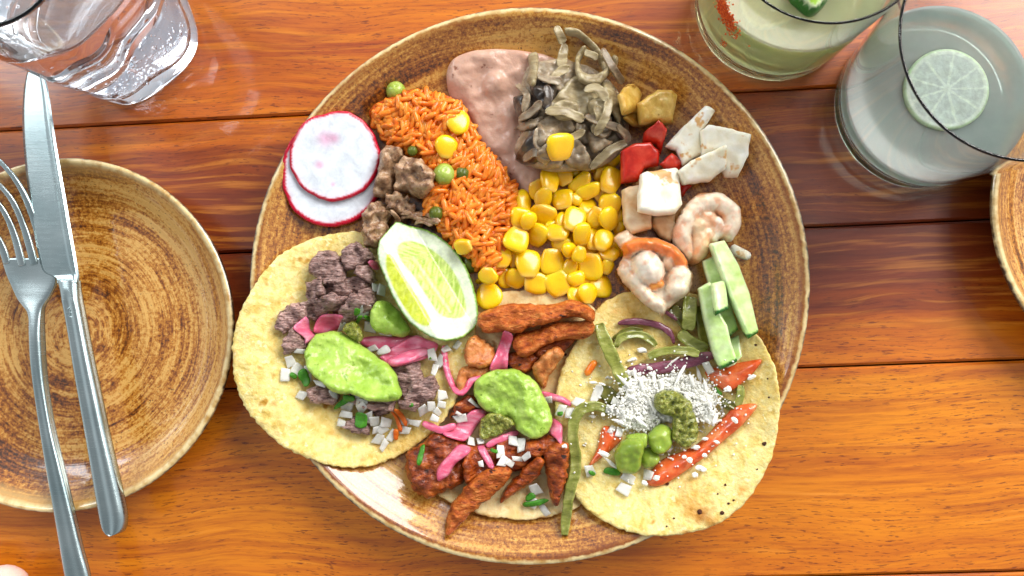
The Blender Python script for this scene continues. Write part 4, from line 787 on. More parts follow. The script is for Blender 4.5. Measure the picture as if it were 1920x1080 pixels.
# ------------------------------------------------------------------ cucumber
def cuke(pts, h, greens, lb, off=0):
    GG = [at(x, y, wpt(x, y, h * .9).z) for x, y in greens]
    def cf(X, Y, d, top):
        n1 = nz(X * .5, Y, np.zeros(len(X)), 220); t = np.clip(.6 + n1 * .7, 0, 1)[:, None]; c = np.array(lin('#b4d66a')) * (1 - t) + np.array(lin('#d8ebb0')) * t
        e = np.clip(1 - d / .0016, 0, 1)[:, None] * .5; c = c * (1 - e) + np.array(lin('#e4efcc')) * e
        if len(GG) == 2:
            a, b = GG; dx, dy = b.x - a.x, b.y - a.y; L = math.hypot(dx, dy); D = ((X - a.x) * dy - (Y - a.y) * dx) / L
            g = np.exp(-np.abs(D) / .0035)[:, None] * .55; c = c * (1 - g) + np.array(lin('#8fce2c')) * g
            m = np.clip((.0017 - np.abs(D)) / .0004, 0, 1)[:, None]; m = np.maximum(m, (np.abs(D) < .0028)[:, None] * (1 - top)[:, None]); c = c * (1 - m) + np.array(lin('#1d5a14')) * m
        return c
    pillow("cucumber_stick", pts, h, .0010, M['cuke'], res=.0009, smooth=False, namp=.0004, nsc=160, sig=.006, rigid=.9, off=off, edge_lift=.7, cfun=cf, label=lb, cat="cucumber")
cuke([(1366, 636), (1384, 628), (1389, 668), (1376, 684), (1362, 690)], .006, [], "short pale cucumber piece at the bottom of the sticks")
cuke([(1322, 486), (1342, 478), (1384, 618), (1366, 632), (1345, 600)], .007, [(1366, 633), (1386, 620)], "cucumber stick squeezed between the two longest ones", .001)
cuke([(1301, 543), (1316, 534), (1333, 528), (1345, 575), (1356, 610), (1372, 645), (1386, 678), (1348, 694), (1336, 660), (1318, 600)], .009, [(1346, 694), (1388, 677)], "left cucumber stick ending over the orange red tomato wedge", .001)
cuke([(1337, 530), (1360, 524), (1364, 580), (1342, 592)], .009, [(1340, 591), (1366, 579)], "short cucumber stick with a dark green skin end", .003)
cuke([(1332, 456), (1363, 447), (1380, 500), (1400, 552), (1424, 624), (1397, 636), (1368, 560)], .010, [(1396, 637), (1425, 625)], "longest cucumber stick on the outer right side", .0015)
# ------------------------------------------------------------------ toppings: pickled onion, dice, guacamole
def pk(pts, lb, h=.003, off=.0006): pillow("pickled_onion_slice", pts, h, .002, M['pink'], res=.0010, namp=.0006, nsc=160, fold=.0016, sig=.002, off=off, label=lb, cat="pickled onion")
pk(cc([(600, 250), (700, 235), (800, 240), (930, 235), (860, 300), (730, 335), (600, 295)]), "upper pink onion slice between guacamole and lime")
pk(cc([(735, 350), (850, 270), (940, 230), (1010, 255), (1085, 290), (1040, 365), (920, 405), (790, 435), (715, 385)]), "widest pink onion slice left of the lime tip", .0036, .0012)
pk(cc([(760, 395), (880, 330), (1000, 310), (1030, 345), (900, 405), (790, 432)]), "pale pink onion slice lying on the widest one", .0018, .0012)
pk(cc([(213, 120), (235, 110), (262, 130), (280, 190), (312, 235), (265, 290), (228, 250), (213, 185)]), "small folded pink onion left of the guacamole")
pk(cc([(330, 120), (400, 98), (475, 110), (462, 185), (380, 218), (316, 215), (313, 170)]), "squarish pink onion piece above the guacamole")
pk(cb([(815, 265), (860, 245), (905, 270), (920, 330), (870, 330)]), "pink onion tip peeking between beef and lime")
def ps(pts, w_, lb, off=.0006, th=.0022, rl=0): strip("pickled_onion_strip", pts, w_, th, M['pink'], label=lb, cat="pickled onion", off=off, roll=rl, taper=.55)
ps(c2([(390, 450), (395, 560), (420, 680), (470, 790), (520, 815), (560, 780), (600, 720), (680, 695)]), 12, "pink onion loop on the inner edge of the left tortilla", rl=.5)
pk(c2([(840, 345), (870, 335), (922, 375), (890, 500), (870, 640), (745, 645), (780, 520), (815, 430)]), "upright pale pink onion strip above the middle guacamole", .0025, .001)
pk(c2([(1140, 805), (1240, 825), (1330, 855), (1382, 900), (1370, 925), (1270, 890), (1160, 870)]), "pink onion slice right of the middle guacamole")
pk(c3([(1065, 160), (1105, 180), (1133, 215), (1128, 345), (1090, 300), (1040, 240)]), "pointed pink onion slice below the right end of the guacamole")
ps(c3([(620, 345), (720, 300), (835, 252)]), 12, "dull pink onion strip below the green salsa")
pk(c3([(320, 260), (430, 185), (520, 110), (600, 100), (620, 140), (560, 205), (500, 295), (425, 315)]), "thick bright pink onion wedge left of the green salsa", .0045)
ps(c3([(190, 188), (250, 215), (330, 225), (410, 205)]), 14, "pink onion strip pointing left over the tortilla edge", .0012)
pk(c3([(288, 590), (286, 500), (360, 410), (430, 340), (520, 335), (500, 400), (410, 470), (360, 550)]), "deep pink crescent onion on the dark chicken", .0045)
pk(c3([(556, 355), (600, 345), (670, 495), (630, 502), (590, 430)]), "short pale pink onion strip over the dark chicken", .0025)
OG = ["white onion dice scattered on the left taco", "white onion dice scattered on the middle taco", "white onion dice scattered on the right taco"]
OL = [["small translucent white onion dice near the guacamole of the beef taco", (552, 687, 28, 38, -20), (535, 699, 20, 24, 0), (564, 741, 20, 16, 20), (561, 659, 28, 10, 10), (577, 702, 20, 32, 0), (627, 738, 18, 18, 0), (663, 758, 46, 24, -15), (645, 785, 26, 36, 30), (684, 773, 20, 42, -30), (704, 797, 26, 32, -20), (713, 815, 24, 36, 20), (727, 827, 16, 44, 35), (722, 794, 20, 22, 10), (758, 800, 26, 28, 5), (777, 794, 22, 13, 5), (801, 764, 36, 24, -20), (829, 750, 24, 38, 15), (817, 777, 24, 24, 30), (820, 684, 22, 36, 25), (811, 664, 16, 28, -10), (845, 649, 42, 18, -20), (707, 655, 36, 18, 5), (642, 613, 20, 18, 0), (686, 590, 20, 28, 10), (692, 614, 22, 22, 0), (725, 624, 24, 11, 5), (703, 541, 26, 18, 0), (718, 545, 18, 22, 10), (600, 720, 22, 14, 10), (672, 740, 20, 12, 0)],
      ["small white onion dice on the dark chicken strips", (889, 754, 30, 11, 30), (862, 784, 24, 16, -20), (893, 828, 30, 20, 0), (962, 826, 22, 22, 10), (979, 834, 14, 32, 0), (940, 845, 16, 32, 15), (951, 868, 30, 26, 20), (979, 859, 36, 17, -10), (903, 868, 10, 12, 0), (1020, 954, 16, 32, -15), (1000, 930, 30, 42, 10), (860, 775, 16, 8, 20), (1027, 750, 16, 14, 0)],
      ["small white onion dice on the right taco", (1060, 772, 32, 30, 15), (1082, 752, 18, 20, 30), (1105, 884, 22, 20, 3), (1176, 907, 36, 36, 12), (1119, 735, 13, 36, 10), (1155, 808, 26, 22, 20), (1215, 893, 22, 22, 0), (1150, 760, 26, 30, 30), (1192, 700, 30, 14, 0), (1330, 687, 14, 26, -20)]]
def olab(g, q, d):
    if g == OG[0]: return ("white onion dice between the guacamole and the lime wedge" if q[1] < 672 and q[0] > 600 else "white onion dice at the left end of the left taco guacamole" if q[0] < 610 else "white onion dice near the right edge of the left tortilla" if q[0] > 745 else "white onion dice below the left taco guacamole")
    if g == OG[1]: return "white onion dice at the foot of the middle tortilla with green cilantro" if q[1] > 900 else ("white onion dice left of the middle guacamole" if q[0] < 915 and q[1] < 800 else d)
    return "white onion dice left of the crumbled cheese" if q[1] < 830 and q[0] < 1200 else "white onion dice below the green sauce drops"
for g, row in zip(OG, OL):
    fin_ = []
    for q in row[1:]:
        if q[2] * q[3] > 560:
            r_ = math.radians(q[4]); dx, dy = (math.cos(r_) * q[2] * .27, math.sin(r_) * q[2] * .27) if q[2] > q[3] else (-math.sin(r_) * q[3] * .27, math.cos(r_) * q[3] * .27)
            for s_ in (-1, 1): fin_.append((q[0] + dx * s_, q[1] + dy * s_, q[2] * (.52 if q[2] > q[3] else .8), q[3] * (.8 if q[2] > q[3] else .52), q[4] + random.uniform(-20, 20)))
        else: fin_.append(q)
    for q in fin_:
        pillow("onion_dice", quad(q[0] + random.uniform(-2, 2), q[1] + random.uniform(-2, 2), q[2] * .92, q[3] * .92, q[4] + random.uniform(-14, 14), j=.38), random.uniform(.0011, .0020), .0005, M['onion'], res=.0009, smooth=random.random() < .12, namp=.0004, sig=.0025, rigid=.6, off=.0004, edge_lift=.7, label=olab(g, q, row[0]), cat="onion", group=g, fold=.0012)
ci = [(548, 704, 17, 8, 30), (571, 708, 13, 28, -20), (640, 756, 34, 9, -35), (655, 747, 18, 10, 0), (676, 790, 16, 26, 0), (672, 600, 8, 16, 20), (668, 585, 10, 10, 0), (694, 598, 8, 8, 0), (1050, 776, 8, 8, 0), (993, 931, 16, 12, -30), (1003, 944, 42, 7, -9), (1147, 885, 24, 13, 10), (1288, 728, 12, 12, 0), (1344, 735, 16, 9, 45), (788, 855, 9, 32, 15), (1110, 888, 12, 6, 20), (806, 672, 4, 4, 0), (925, 845, 12, 6, 20), (1196, 740, 9, 5, 0), (770, 760, 9, 8, 0)]
for q in ci: pillow("cilantro_bit", quad(*q, j=.3), .0012, .0006, M['cil'], res=.0007, namp=.0003, sig=.002, off=.0008, jag=.0004, label="chopped green cilantro bit among the toppings", cat="cilantro", group="chopped cilantro bits on the tacos")
for q, lb in (((742, 790, 8, 40, -28), "orange carrot shred below the beef on the left taco"), ((750, 783, 8, 34, -40), "second orange carrot shred crossing the first"), ((742, 815, 8, 18, 0), "short carrot shred under the white onion")): pillow("carrot_shred", quad(*q), .0016, .0008, M['carrot'], res=.0008, sig=.002, off=.0003, label=lb, cat="carrot")
def guac(pts, h, lb, hf=None, mat='guac', edge=.007, **k):
    kw = dict(jag=.0009, jsc=170, res=.0008, namp=.0013, nsc=200, sig=.004, rigid=.35, off=.0008, edge_lift=.3, hfun=hf, label=lb, cat="guacamole"); kw.update(k); return pillow("guacamole" if mat == 'guac' else ("green_sauce" if mat == 'avosauce' else "salsa_verde"), pts, h, edge, M[mat], **kw)
def groove(path, r, h, crr=(), ch=0, cr=1):
    q = [at(x, y, .022) for x, y in path]; r *= .000245; q2 = [at(x, y, .022) for x, y in crr]; cr *= .000245
    def seg(q, X, Y):
        b = np.full(len(X), 9.)
        for a, c in zip(q[:-1], q[1:]):
            dx, dy = c.x - a.x, c.y - a.y; t = np.clip(((X - a.x) * dx + (Y - a.y) * dy) / (dx * dx + dy * dy), 0, 1); b = np.minimum(b, np.hypot(X - a.x - t * dx, Y - a.y - t * dy))
        return b
    return lambda X, Y, d: h * np.exp(-(seg(q, X, Y) / r) ** 2) + (ch * np.exp(-(seg(q2, X, Y) / cr) ** 2) if crr else 0) + .0006 * np.clip(nz(X * 2.2, Y, X * 0, 420), 0, 1)
guac(cc([(650, 130), (700, 30), (760, 15), (812, 60), (870, 130), (912, 200), (865, 240), (760, 232), (680, 200)]), .009, "small guacamole dab tucked under the left side of the lime wedge")
guac(cc([(243, 340), (250, 290), (290, 235), (380, 208), (470, 212), (560, 260), (620, 320), (720, 385), (800, 460), (845, 560), (842, 620), (778, 658), (660, 650), (540, 615), (420, 590), (340, 530), (290, 470), (246, 420)]), .0095, "long spoonful of guacamole on the beef taco",
     groove(cc([(330, 330), (450, 400), (600, 480), (740, 560)]), 22, -.0028, cc([(280, 440), (350, 510), (470, 560), (600, 600), (760, 630)]), .0016, 10))
guac([(886, 725), (892, 712), (906, 703), (932, 693), (964, 691), (988, 703), (1007, 720), (1020, 745), (1034, 773), (1034, 800), (1024, 816), (995, 820), (970, 807), (957, 786), (935, 782), (905, 768), (890, 750)], .0095, "guacamole dollop on the chicken taco in the middle",
     groove([(905, 735), (930, 752), (965, 765)], 14, -.0018, [(975, 715), (985, 740), (990, 775)], .0018, 9))
guac(c3([(565, 190), (600, 150), (660, 128), (760, 150), (802, 205), (720, 270), (640, 308), (580, 280)]), .004, "chunky green salsa peeking below the middle guacamole", mat='salsa', edge=.003, cat="salsa", namp=.0018, nsc=500)
guac(cc([(488, 190), (540, 138), (600, 175), (622, 240), (600, 275), (520, 240)]), .004, "little heap of chunky green salsa above the beef taco guacamole", mat='salsa', edge=.003, cat="salsa", namp=.0018, nsc=500)
# ------------------------------------------------------------------ lime wedge
LF = [(741, 455), (765, 445), (800, 460), (835, 492), (858, 535), (868, 575), (862, 592), (845, 596), (821, 589), (794, 551), (769, 513), (746, 484)]
LS = [(724, 475), (735, 482), (757, 520), (785, 562), (806, 598), (800, 612), (775, 600), (750, 565), (732, 530), (722, 500)]
LO = [(727, 440), (735, 422), (748, 417), (770, 424), (800, 431), (830, 449), (858, 476), (880, 515), (892, 562), (890, 600), (878, 625), (852, 638), (822, 637), (795, 622), (770, 600), (745, 560), (728, 522), (716, 490), (716, 462)]
ZL = .030
def lime_c(X, Y, d, top):
    def sd_(P_):
        B = np.array([at(x, y, ZL)[:2] for x, y in P_]); B = catmull(B, True, .001); D = np.full(len(X), 9.)
        for i in range(len(B)):
            a, b = B[i], B[(i + 1) % len(B)]; e = b - a; t = np.clip(((X - a[0]) * e[0] + (Y - a[1]) * e[1]) / (e @ e + 1e-15), 0, 1); D = np.minimum(D, np.hypot(X - a[0] - t * e[0], Y - a[1] - t * e[1]))
        s = inside(B, X, Y); return np.where(s, D, -D)
    pith = np.array([lin('#d4dfc4')] * len(X)); f = sd_(LF); s = sd_(LS)
    a, b = at(772, 483, ZL), at(840, 585, ZL); dx, dy = b.x - a.x, b.y - a.y; L = math.hypot(dx, dy)
    u = ((X - a.x) * dx + (Y - a.y) * dy) / L; v = ((X - a.x) * dy - (Y - a.y) * dx) / L
    n1 = np.array([1.5 * noise.noise(Vector(((q - abs(p) * .9) * 900, (abs(p) + q * .3) * 190, 3))) for p, q in zip(u, v)])
    fl = np.array(lin('#9fbe48')) * (1 - np.clip(.5 + n1, 0, 1))[:, None] + np.array(lin('#d3e08e')) * np.clip(.5 + n1, 0, 1)[:, None]
    core = .6 * np.exp(-(v / .0005) ** 2) * (u > -.002) * (u < L); fl = fl * (1 - .75 * core[:, None]) + np.array(lin('#e8eccb')) * .75 * core[:, None]
    seedp = np.exp(-((np.abs(v) - .0014) / .0004) ** 2) * (u > 0) * (u < L * .95); fl = fl * (1 - .6 * seedp[:, None]) + np.array(lin('#b4bc3e')) * .6 * seedp[:, None]
    c = pith; m = np.clip(f / .0006 + .3, 0, 1)[:, None]; c = c * (1 - m) + fl * m
    m = np.clip(s / .0006 + .3, 0, 1)[:, None]; sl = np.array(lin('#bcc62e')) * (1 - np.clip(.5 + n1, 0, 1))[:, None] + np.array(lin('#ccd65c')) * np.clip(.5 + n1, 0, 1)[:, None]; c = c * (1 - m) + sl * m
    r = np.clip((.0010 - d) / .0005, 0, 1)[:, None]; r = np.maximum(r, (1 - top)[:, None]); rn = np.clip(.5 + nz(X, Y, X * 0, 700), 0, 1)[:, None]
    return c * (1 - r) + (np.array(lin('#4f8a16')) * (1 - rn) + np.array(lin('#8fbf34')) * rn) * r
def lime_h(X, Y, d):
    a, b = at(723, 470, ZL), at(808, 612, ZL); dx, dy = b.x - a.x, b.y - a.y; L = math.hypot(dx, dy); v = ((X - a.x) * dy - (Y - a.y) * dx) / L
    return np.where(v < 0, 0, 0) - np.clip(-v * np.sign(1), 0, .02) * .9 + .0002 * nz(X, Y, X * 0, 900)
pillow("lime_wedge", LO, .016, .0012, M['lime'], res=.00068, sig=.008, rigid=.95, off=.000, edge_lift=.86, hfun=lime_h, cfun=lime_c, jag=.0003, jsc=900, label="large juicy lime wedge with its cut face up, lying between the rice and the tacos", cat="lime wedge")
# ------------------------------------------------------------------ crumbled cheese and sauces (right taco)
CR = np.array([(1172, 705), (1200, 698), (1240, 700), (1280, 692), (1300, 700), (1335, 715), (1350, 745), (1358, 780), (1345, 800), (1310, 790), (1270, 800), (1230, 800), (1215, 818), (1180, 812), (1150, 800), (1140, 775), (1155, 745), (1165, 725)], float)
pillow("crumbled_cheese", [tuple(CR.mean(0) + (p - CR.mean(0)) * .86) for p in CR], .0042, .007, M['crumb'], res=.0009, namp=.0028, nsc=700, jag=.0015, jsc=500, sig=.004, off=.0002, label="white crumbled cheese heaped on the right taco", cat="cheese", kind="stuff")
def crumb_mesh(L, Wd, sd):
    bm = bmesh.new(); bmesh.ops.create_icosphere(bm, subdivisions=2, radius=.5)
    for v in bm.verts:
        k = 1 + .5 * noise.noise(v.co * 3.1 + Vector((sd, 0, 0))); v.co = Vector((v.co.x * L * k, v.co.y * Wd * k, v.co.z * Wd * .8 * k))
    V = [tuple(v.co) for v in bm.verts]; F = [tuple(v.index for v in f.verts) for f in bm.faces]; bm.free(); return V, F
KR = []
for k in range(6):
    V, F = crumb_mesh(1, 1, k * 5.3); me, _ = mesh_of('cheese_crumb', V, F, M['crumb'], origin=False, smooth=False); KR.append((me, V, F))
def crumb(x, y, a, b, rot, big=False):
    p = wpt(x, y, b * .000245 * .3); return Matrix.Translation(p) @ Matrix.Rotation(math.radians(-rot), 4, 'Z') @ Matrix.Rotation(random.uniform(-.3, .3), 4, 'Y') @ Matrix.Diagonal((a * .000245, b * .000245, b * .000245, 1))
VV = []; FF = []
def addc(x, y, a, b, rot):
    Mt = crumb(x, y, a, b, rot); me, V, F = random.choice(KR); n0 = len(VV); VV.extend(tuple(Mt @ Vector(v)) for v in V); FF.extend(tuple(n0 + i for i in f) for f in F)
t = 0
while t < 1900:
    x, y = random.gauss(1252, 58), random.gauss(757, 36)
    ins = inside(CR, np.array([x]), np.array([y]))[0]
    if not ins and random.random() > .28: continue
    if ((x - 1262) / 32) ** 2 + ((y - 768) / 34) ** 2 < 1: continue
    s_ = random.uniform(2.2, 5.2) if ins else random.uniform(2, 4); addc(x, y, s_ * random.uniform(1, 1.35), s_, random.uniform(0, 180)); t += 1
for _ in range(90):
    x, y = random.gauss(1200, 95), random.gauss(790, 70)
    if 1060 < x < 1420 and 640 < y < 940: addc(x, y, random.uniform(2, 5), random.uniform(2, 4), random.uniform(0, 180))
me, c = mesh_of('cheese_crumbs', VV, FF, M['crumb'], smooth=False); o = link('cheese_crumbs', me, loc=c); fin(o, "fine white cheese crumbs strewn over the right taco", "cheese", kind="stuff")
SH = [(1170, 715, 34, 9, 45), (1190, 703, 30, 8, 80), (1202, 720, 32, 9, 75), (1225, 708, 26, 8, 95), (1276, 700, 42, 8, -60), (1262, 677, 30, 4, -40), (1310, 703, 34, 9, 75), (1322, 722, 26, 8, 80), (1297, 715, 24, 8, 70), (1184, 745, 24, 9, 30), (1160, 790, 26, 9, 20), (1200, 790, 34, 10, 40), (1222, 760, 26, 8, 60), (1290, 760, 26, 8, 110), (1330, 760, 24, 9, 70), (1300, 785, 24, 10, 30), (1240, 725, 28, 9, 85), (1340, 785, 22, 10, 110),
      (1146, 868, 34, 9, 42), (1132, 850, 22, 14, 20), (1203, 657, 20, 14, 0), (1186, 674, 22, 8, -15), (1408, 707, 18, 9, -30), (1364, 730, 14, 14, 0), (1311, 877, 20, 12, 15), (1302, 890, 12, 14, 0), (1318, 880, 12, 12, 0), (1376, 787, 16, 10, 40), (1321, 822, 12, 9, 0), (1343, 828, 12, 8, 20), (1292, 862, 12, 12, 30), (1282, 856, 10, 8, 0), (1320, 853, 10, 9, 0), (1254, 838, 14, 24, 10), (1260, 822, 26, 9, 30), (1212, 838, 16, 10, 0), (1183, 825, 24, 6, -30), (1111, 780, 13, 9, 10), (1059, 836, 11, 9, 0), (1129, 720, 14, 5, 20), (1142, 708, 14, 6, 25), (1112, 717, 18, 7, 0), (1130, 777, 8, 8, 0), (1240, 850, 9, 9, 0), (1230, 895, 12, 14, 0), (1208, 905, 14, 12, 30), (1304, 838, 16, 12, 0), (1218, 690, 12, 8, 30), (1215, 820, 10, 14, 0)]
for q in SH:
    o = link('cheese_shred', random.choice(KR)[0]); o.matrix_world = crumb(*q[:2], q[2] * 1.0, q[3] * .8, q[4]); o.location.z += .0012
    inn = 1160 < q[0] < 1350 and q[1] < 800
    fin(o, "white cheese shred on the crumbled cheese heap" if inn else "white cheese crumb lying loose on the right taco toppings", "cheese", "cheese shreds on the heap" if inn else "loose cheese crumbs on the right taco")
gs = dict(mat='avosauce', cat="sauce", edge=.005)
guac(c55([(560, 480), (640, 475), (650, 560), (585, 605), (540, 560)]), .006, "small middle green sauce drop by the tomato wedge", **gs)
guac(c55([(598, 385), (680, 328), (745, 365), (745, 450), (670, 515), (605, 470)]), .009, "green sauce drop touching the chunky salsa", **gs)
guac(c55([(455, 400), (560, 380), (590, 420), (560, 470), (470, 460)]), .007, "green sauce drop half covered by the cheese", **gs)
guac(c55([(378, 500), (415, 445), (480, 420), (560, 430), (568, 500), (535, 600), (465, 645), (400, 610)]), .009, "largest rounded green sauce drop at the bottom of the right taco", **gs)
guac(c55([(640, 130), (720, 103), (800, 128), (862, 190), (895, 260), (912, 340), (892, 440), (820, 470), (755, 425), (745, 340), (740, 280), (680, 260), (632, 210)]), .007, "chunky olive green salsa on the crumbled cheese", mat='salsa', cat="salsa", namp=.0022, nsc=480, edge=.004, jag=.0008)
# ------------------------------------------------------------------ knife and fork
def zline(p0, z0, p1, z1):
    a, b = at(*p0, z0), at(*p1, z1); d = b - a; L2 = d.x ** 2 + d.y ** 2
    return lambda x, y: a.z + (b.z - a.z) * ((x - a.x) * d.x + (y - a.y) * d.y) / L2
ZF = zline((50, 480), .0205, (140, 1080), .0215)
def loft(name, L, Rr, zf, top, parent, n=90, m=22, bot=.0004, zoff=0.0):
    """solid between a left and a right edge; top(s, t) gives the height across (s in -1..1) and along (t in 0..1)"""
    L = catmull(L, False, 2.0); Rr = catmull(Rr, False, 2.0)
    def rs(P):
        q = np.r_[0, np.cumsum(np.linalg.norm(np.diff(P, axis=0), axis=1))]; q /= q[-1]; u = np.linspace(0, 1, n); return np.c_[np.interp(u, q, P[:, 0]), np.interp(u, q, P[:, 1])]
    L, Rr = rs(L), rs(Rr); V = []; F = []
    for i in range(n):
        for k in range(m + 1):
            s = -math.cos(math.pi * k / m); x, y = (L[i] + Rr[i]) / 2 + (Rr[i] - L[i]) / 2 * s; p = at(x, y, .022); z = zf(p.x, p.y) + zoff; p = at(x, y, z); z = zf(p.x, p.y) + zoff
            V.append((p.x, p.y, z + top(s, i / (n - 1))))
        for k in range(m - 1, 0, -1):
            s = -math.cos(math.pi * k / m); x, y = (L[i] + Rr[i]) / 2 + (Rr[i] - L[i]) / 2 * s; p = at(x, y, .022); z = zf(p.x, p.y) + zoff; V.append((p.x, p.y, z - bot * math.sqrt(max(0, 1 - s * s)) - 1e-5))
    w_ = 2 * m
    for i in range(n - 1):
        for k in range(w_): F.append((i * w_ + k, i * w_ + (k + 1) % w_, (i + 1) * w_ + (k + 1) % w_, (i + 1) * w_ + k))
    F.append(tuple(range(w_))[::-1]); F.append(tuple((n - 1) * w_ + k for k in range(w_)))
    me, c = mesh_of(name, V, F, M['steel'])
    bm = bmesh.new(); bm.from_mesh(me); bmesh.ops.remove_doubles(bm, verts=bm.verts, dist=2e-6); bmesh.ops.recalc_face_normals(bm, faces=bm.faces); bm.to_mesh(me); bm.free()
    return link(name, me, parent, Vector(c) - parent.location)
rnd_ = lambda s, p=2.0: max(0.0, 1 - abs(s) ** p) ** .5
fk = empty("fork", at(70, 600, .0205), "steel dinner fork lying on the small plate left of the knife, tines up", "fork")
FLn = [(3, 484), (8, 500), (14, 518), (22, 536), (32, 558), (42, 572), (52, 584), (56, 600), (57, 625), (61, 690), (80, 822), (107, 983), (124, 1085), (142, 1190), (152, 1206), (164, 1212)]
FRn = [(96, 484), (102, 500), (106, 520), (104, 534), (97, 549), (90, 562), (83, 574), (81, 590), (82, 625), (88, 712), (102, 800), (119, 872), (138, 950), (156, 1026), (172, 1090), (182, 1190), (166, 1212)]
def fork_top(s, t):
    k = min(1, max(0, (t - .10) / .12)); k = k * k * (3 - 2 * k)
    return (1 - k) * (.0012 * rnd_(s, 6) + .0004 - .0010 * (1 - s * s) * math.exp(-((t - .05) / .05) ** 2)) + k * (.0030 * rnd_(s, 3) - .0006 * math.exp(-(s / .5) ** 2) * min(1, max(0, t - .25) * 8) + .0004)
loft("body", FLn, FRn, ZF, fork_top, fk, n=220)
for P_ in ([(-40, 400, .006), (-15, 430, .004), (2, 458, .0015), (14, 494, 0)], [(-32, 350, .007), (5, 392, .005), (27, 440, .002), (42, 498, 0)], [(-28, 322, .008), (18, 368, .006), (45, 425, .002), (65, 496, 0)], [(-22, 280, .009), (28, 335, .007), (60, 400, .003), (88, 494, 0)]):
    pts = [at(x, y, .0213 + z) for x, y, z in P_]; zz = [p.z for p in pts]
    strip("tine", [(x, y) for x, y, z in P_], 15, .0020, M['steel'], prof=(.5, 1.15), z=lambda s, zz=zz: float(np.interp(s, np.linspace(0, 1, 4), zz)), parent=fk, taper=.8, wob=0, splatit=False, sec=16)
ZK = zline((90, 300), .0236, (215, 960), .0232)
kn = empty("table_knife", at(130, 560, .023), "steel table knife lying across the fork and small plate, blade tip at the water glass", "knife")
loft("blade", [(67, 117), (60, 126), (53, 145), (48, 175), (46, 215), (47, 260), (52, 320), (58, 372), (64, 420), (72, 462), (80, 498), (88, 512), (108, 522), (112, 532)], [(69, 117), (77, 123), (84, 138), (93, 170), (101, 222), (107, 262), (115, 310), (126, 372), (134, 420), (143, 470), (149, 505), (151, 515), (152, 524), (152, 532)], ZK,
     lambda s, t: .0014 * (.25 + .75 * min(1, (1 - abs(s)) * 9)) + (.0007 * min(1, max(0, (s - .55) * 8))) + .0016 * max(0, (t - .95) / .05) ** 2, kn, n=160, m=40)
loft("handle", [(111, 526), (117, 545), (122, 570), (132, 624), (143, 695), (156, 769), (170, 850), (183, 930), (193, 982), (203, 997), (215, 1001)], [(152, 526), (155, 550), (161, 581), (176, 660), (193, 742), (206, 804), (220, 865), (232, 918), (241, 965), (236, 993), (219, 1001)], ZK,
     lambda s, t: .0052 * rnd_(s, 3.2) * (.75 + .25 * min(1, t * 12)) - .0010 * math.exp(-((s + .1) / .35) ** 2) * min(1, max(0, t - .04) * 20) + .0002, kn, n=160, m=32, bot=.0012)
def ring(name, cx, cy, r, z, tube, parent, mat):
    V = []; F = []; n, m = 28, 8; p = at(cx, cy, z)
    for i in range(n):
        a = 2 * math.pi * i / n
        for q in range(m):
            b = 2 * math.pi * q / m; R = r + tube * math.cos(b); V.append((p.x + R * math.cos(a), p.y + R * 1.1 * math.sin(a), p.z + tube * math.sin(b)))
    for i in range(n):
        for q in range(m): F.append((i * m + q, ((i + 1) % n) * m + q, ((i + 1) % n) * m + (q + 1) % m, i * m + (q + 1) % m))
    me, c = mesh_of(name, V, F, mat); o = link(name, me, kn, Vector(c) - kn.location); return o
zm = ZK(at(135, 586, .025).x, at(135, 586, .025).y) + .0044
lg = ring("stamp", 134, 585, .0021, zm, .00028, kn, M['steel'])
for pth in ([(131, 579), (131, 592)], [(131, 580), (136, 580), (137, 585), (132, 586)], [(133, 586), (138, 592)]):
    strip("stamp_letter", pth, 2.2, .0004, M['steel'], z=zm + .0001, parent=kn, taper=1, wob=0, splatit=False, res=.0004, sec=6)
# ------------------------------------------------------------------ glasses
def glass_prof(rb, rt, h, wall, floor):
    f = lambda z: rb + (rt - rb) * z / h; w2 = wall / 2; q = np.linspace(0, math.pi, 13)
    foot = smooth_prof([(0, .0015), (rb * .80, .0012), (rb * .90, .0), (rb * .965, .0006), (f(.0035), .0035)], 5)
    outer = [(f(z), z) for z in np.linspace(.006, h - w2 * 2, 22)]
    rim = [(f(h - w2) - w2 + w2 * math.cos(a_), h - w2 + w2 * math.sin(a_)) for a_ in q]
    inner = [(f(z) - wall, z) for z in np.linspace(h - w2 * 2, floor + .006, 22)]
    base = smooth_prof([(f(floor + .006) - wall, floor + .0055), (rb - wall * 1.6, floor + .0035), (rb - wall * 3, floor + .0006), (rb * .6, floor), (0, floor)], 5)
    return foot + outer + rim + inner + base
def tumbler(base_px, rb_px, h, rt_ratio, level, label, mat, liqlabel, wall=.0011, floor=.006, rfun=None, loc=None):
    c = at(*base_px, 0); rb = (at(base_px[0] + rb_px, base_px[1], 0) - c).length; rt = rb * rt_ratio
    g = empty("drinking_glass", c, label, "glass")
    lathe("glass_wall", glass_prof(rb, rt, h, wall, floor), M['glass'], g, seg=160, rfun=rfun)
    k = lambda z: rb + (rt - rb) * z / h - wall + .00015
    lp = [(0, floor - .0001), (rb * .6, floor - .0001), (rb - wall * 3, floor + .0005), (rb - wall * 1.25, floor + .004)] + [(k(z), z) for z in np.linspace(floor + .008, level - .001, 6)] + [(k(level), level + .0006), (k(level) - .0012, level + .0001), (k(level) * .6, level), (0, level)]
    lq = lathe("limeade" if 'water' not in liqlabel else "water", lp, mat, None, loc=c, seg=160, rfun=rfun)
    fin(lq, liqlabel, "drink"); return g, c, rb, rt, lq
g1, gc1, rb1, rt1, _ = tumbler((1720, 201), 161, .090, 1.177, .021, "clear tumbler of cloudy lime drink with a lime slice, at the right edge", M['limeade'], "cloudy pale lime drink with a lime slice floating in it")
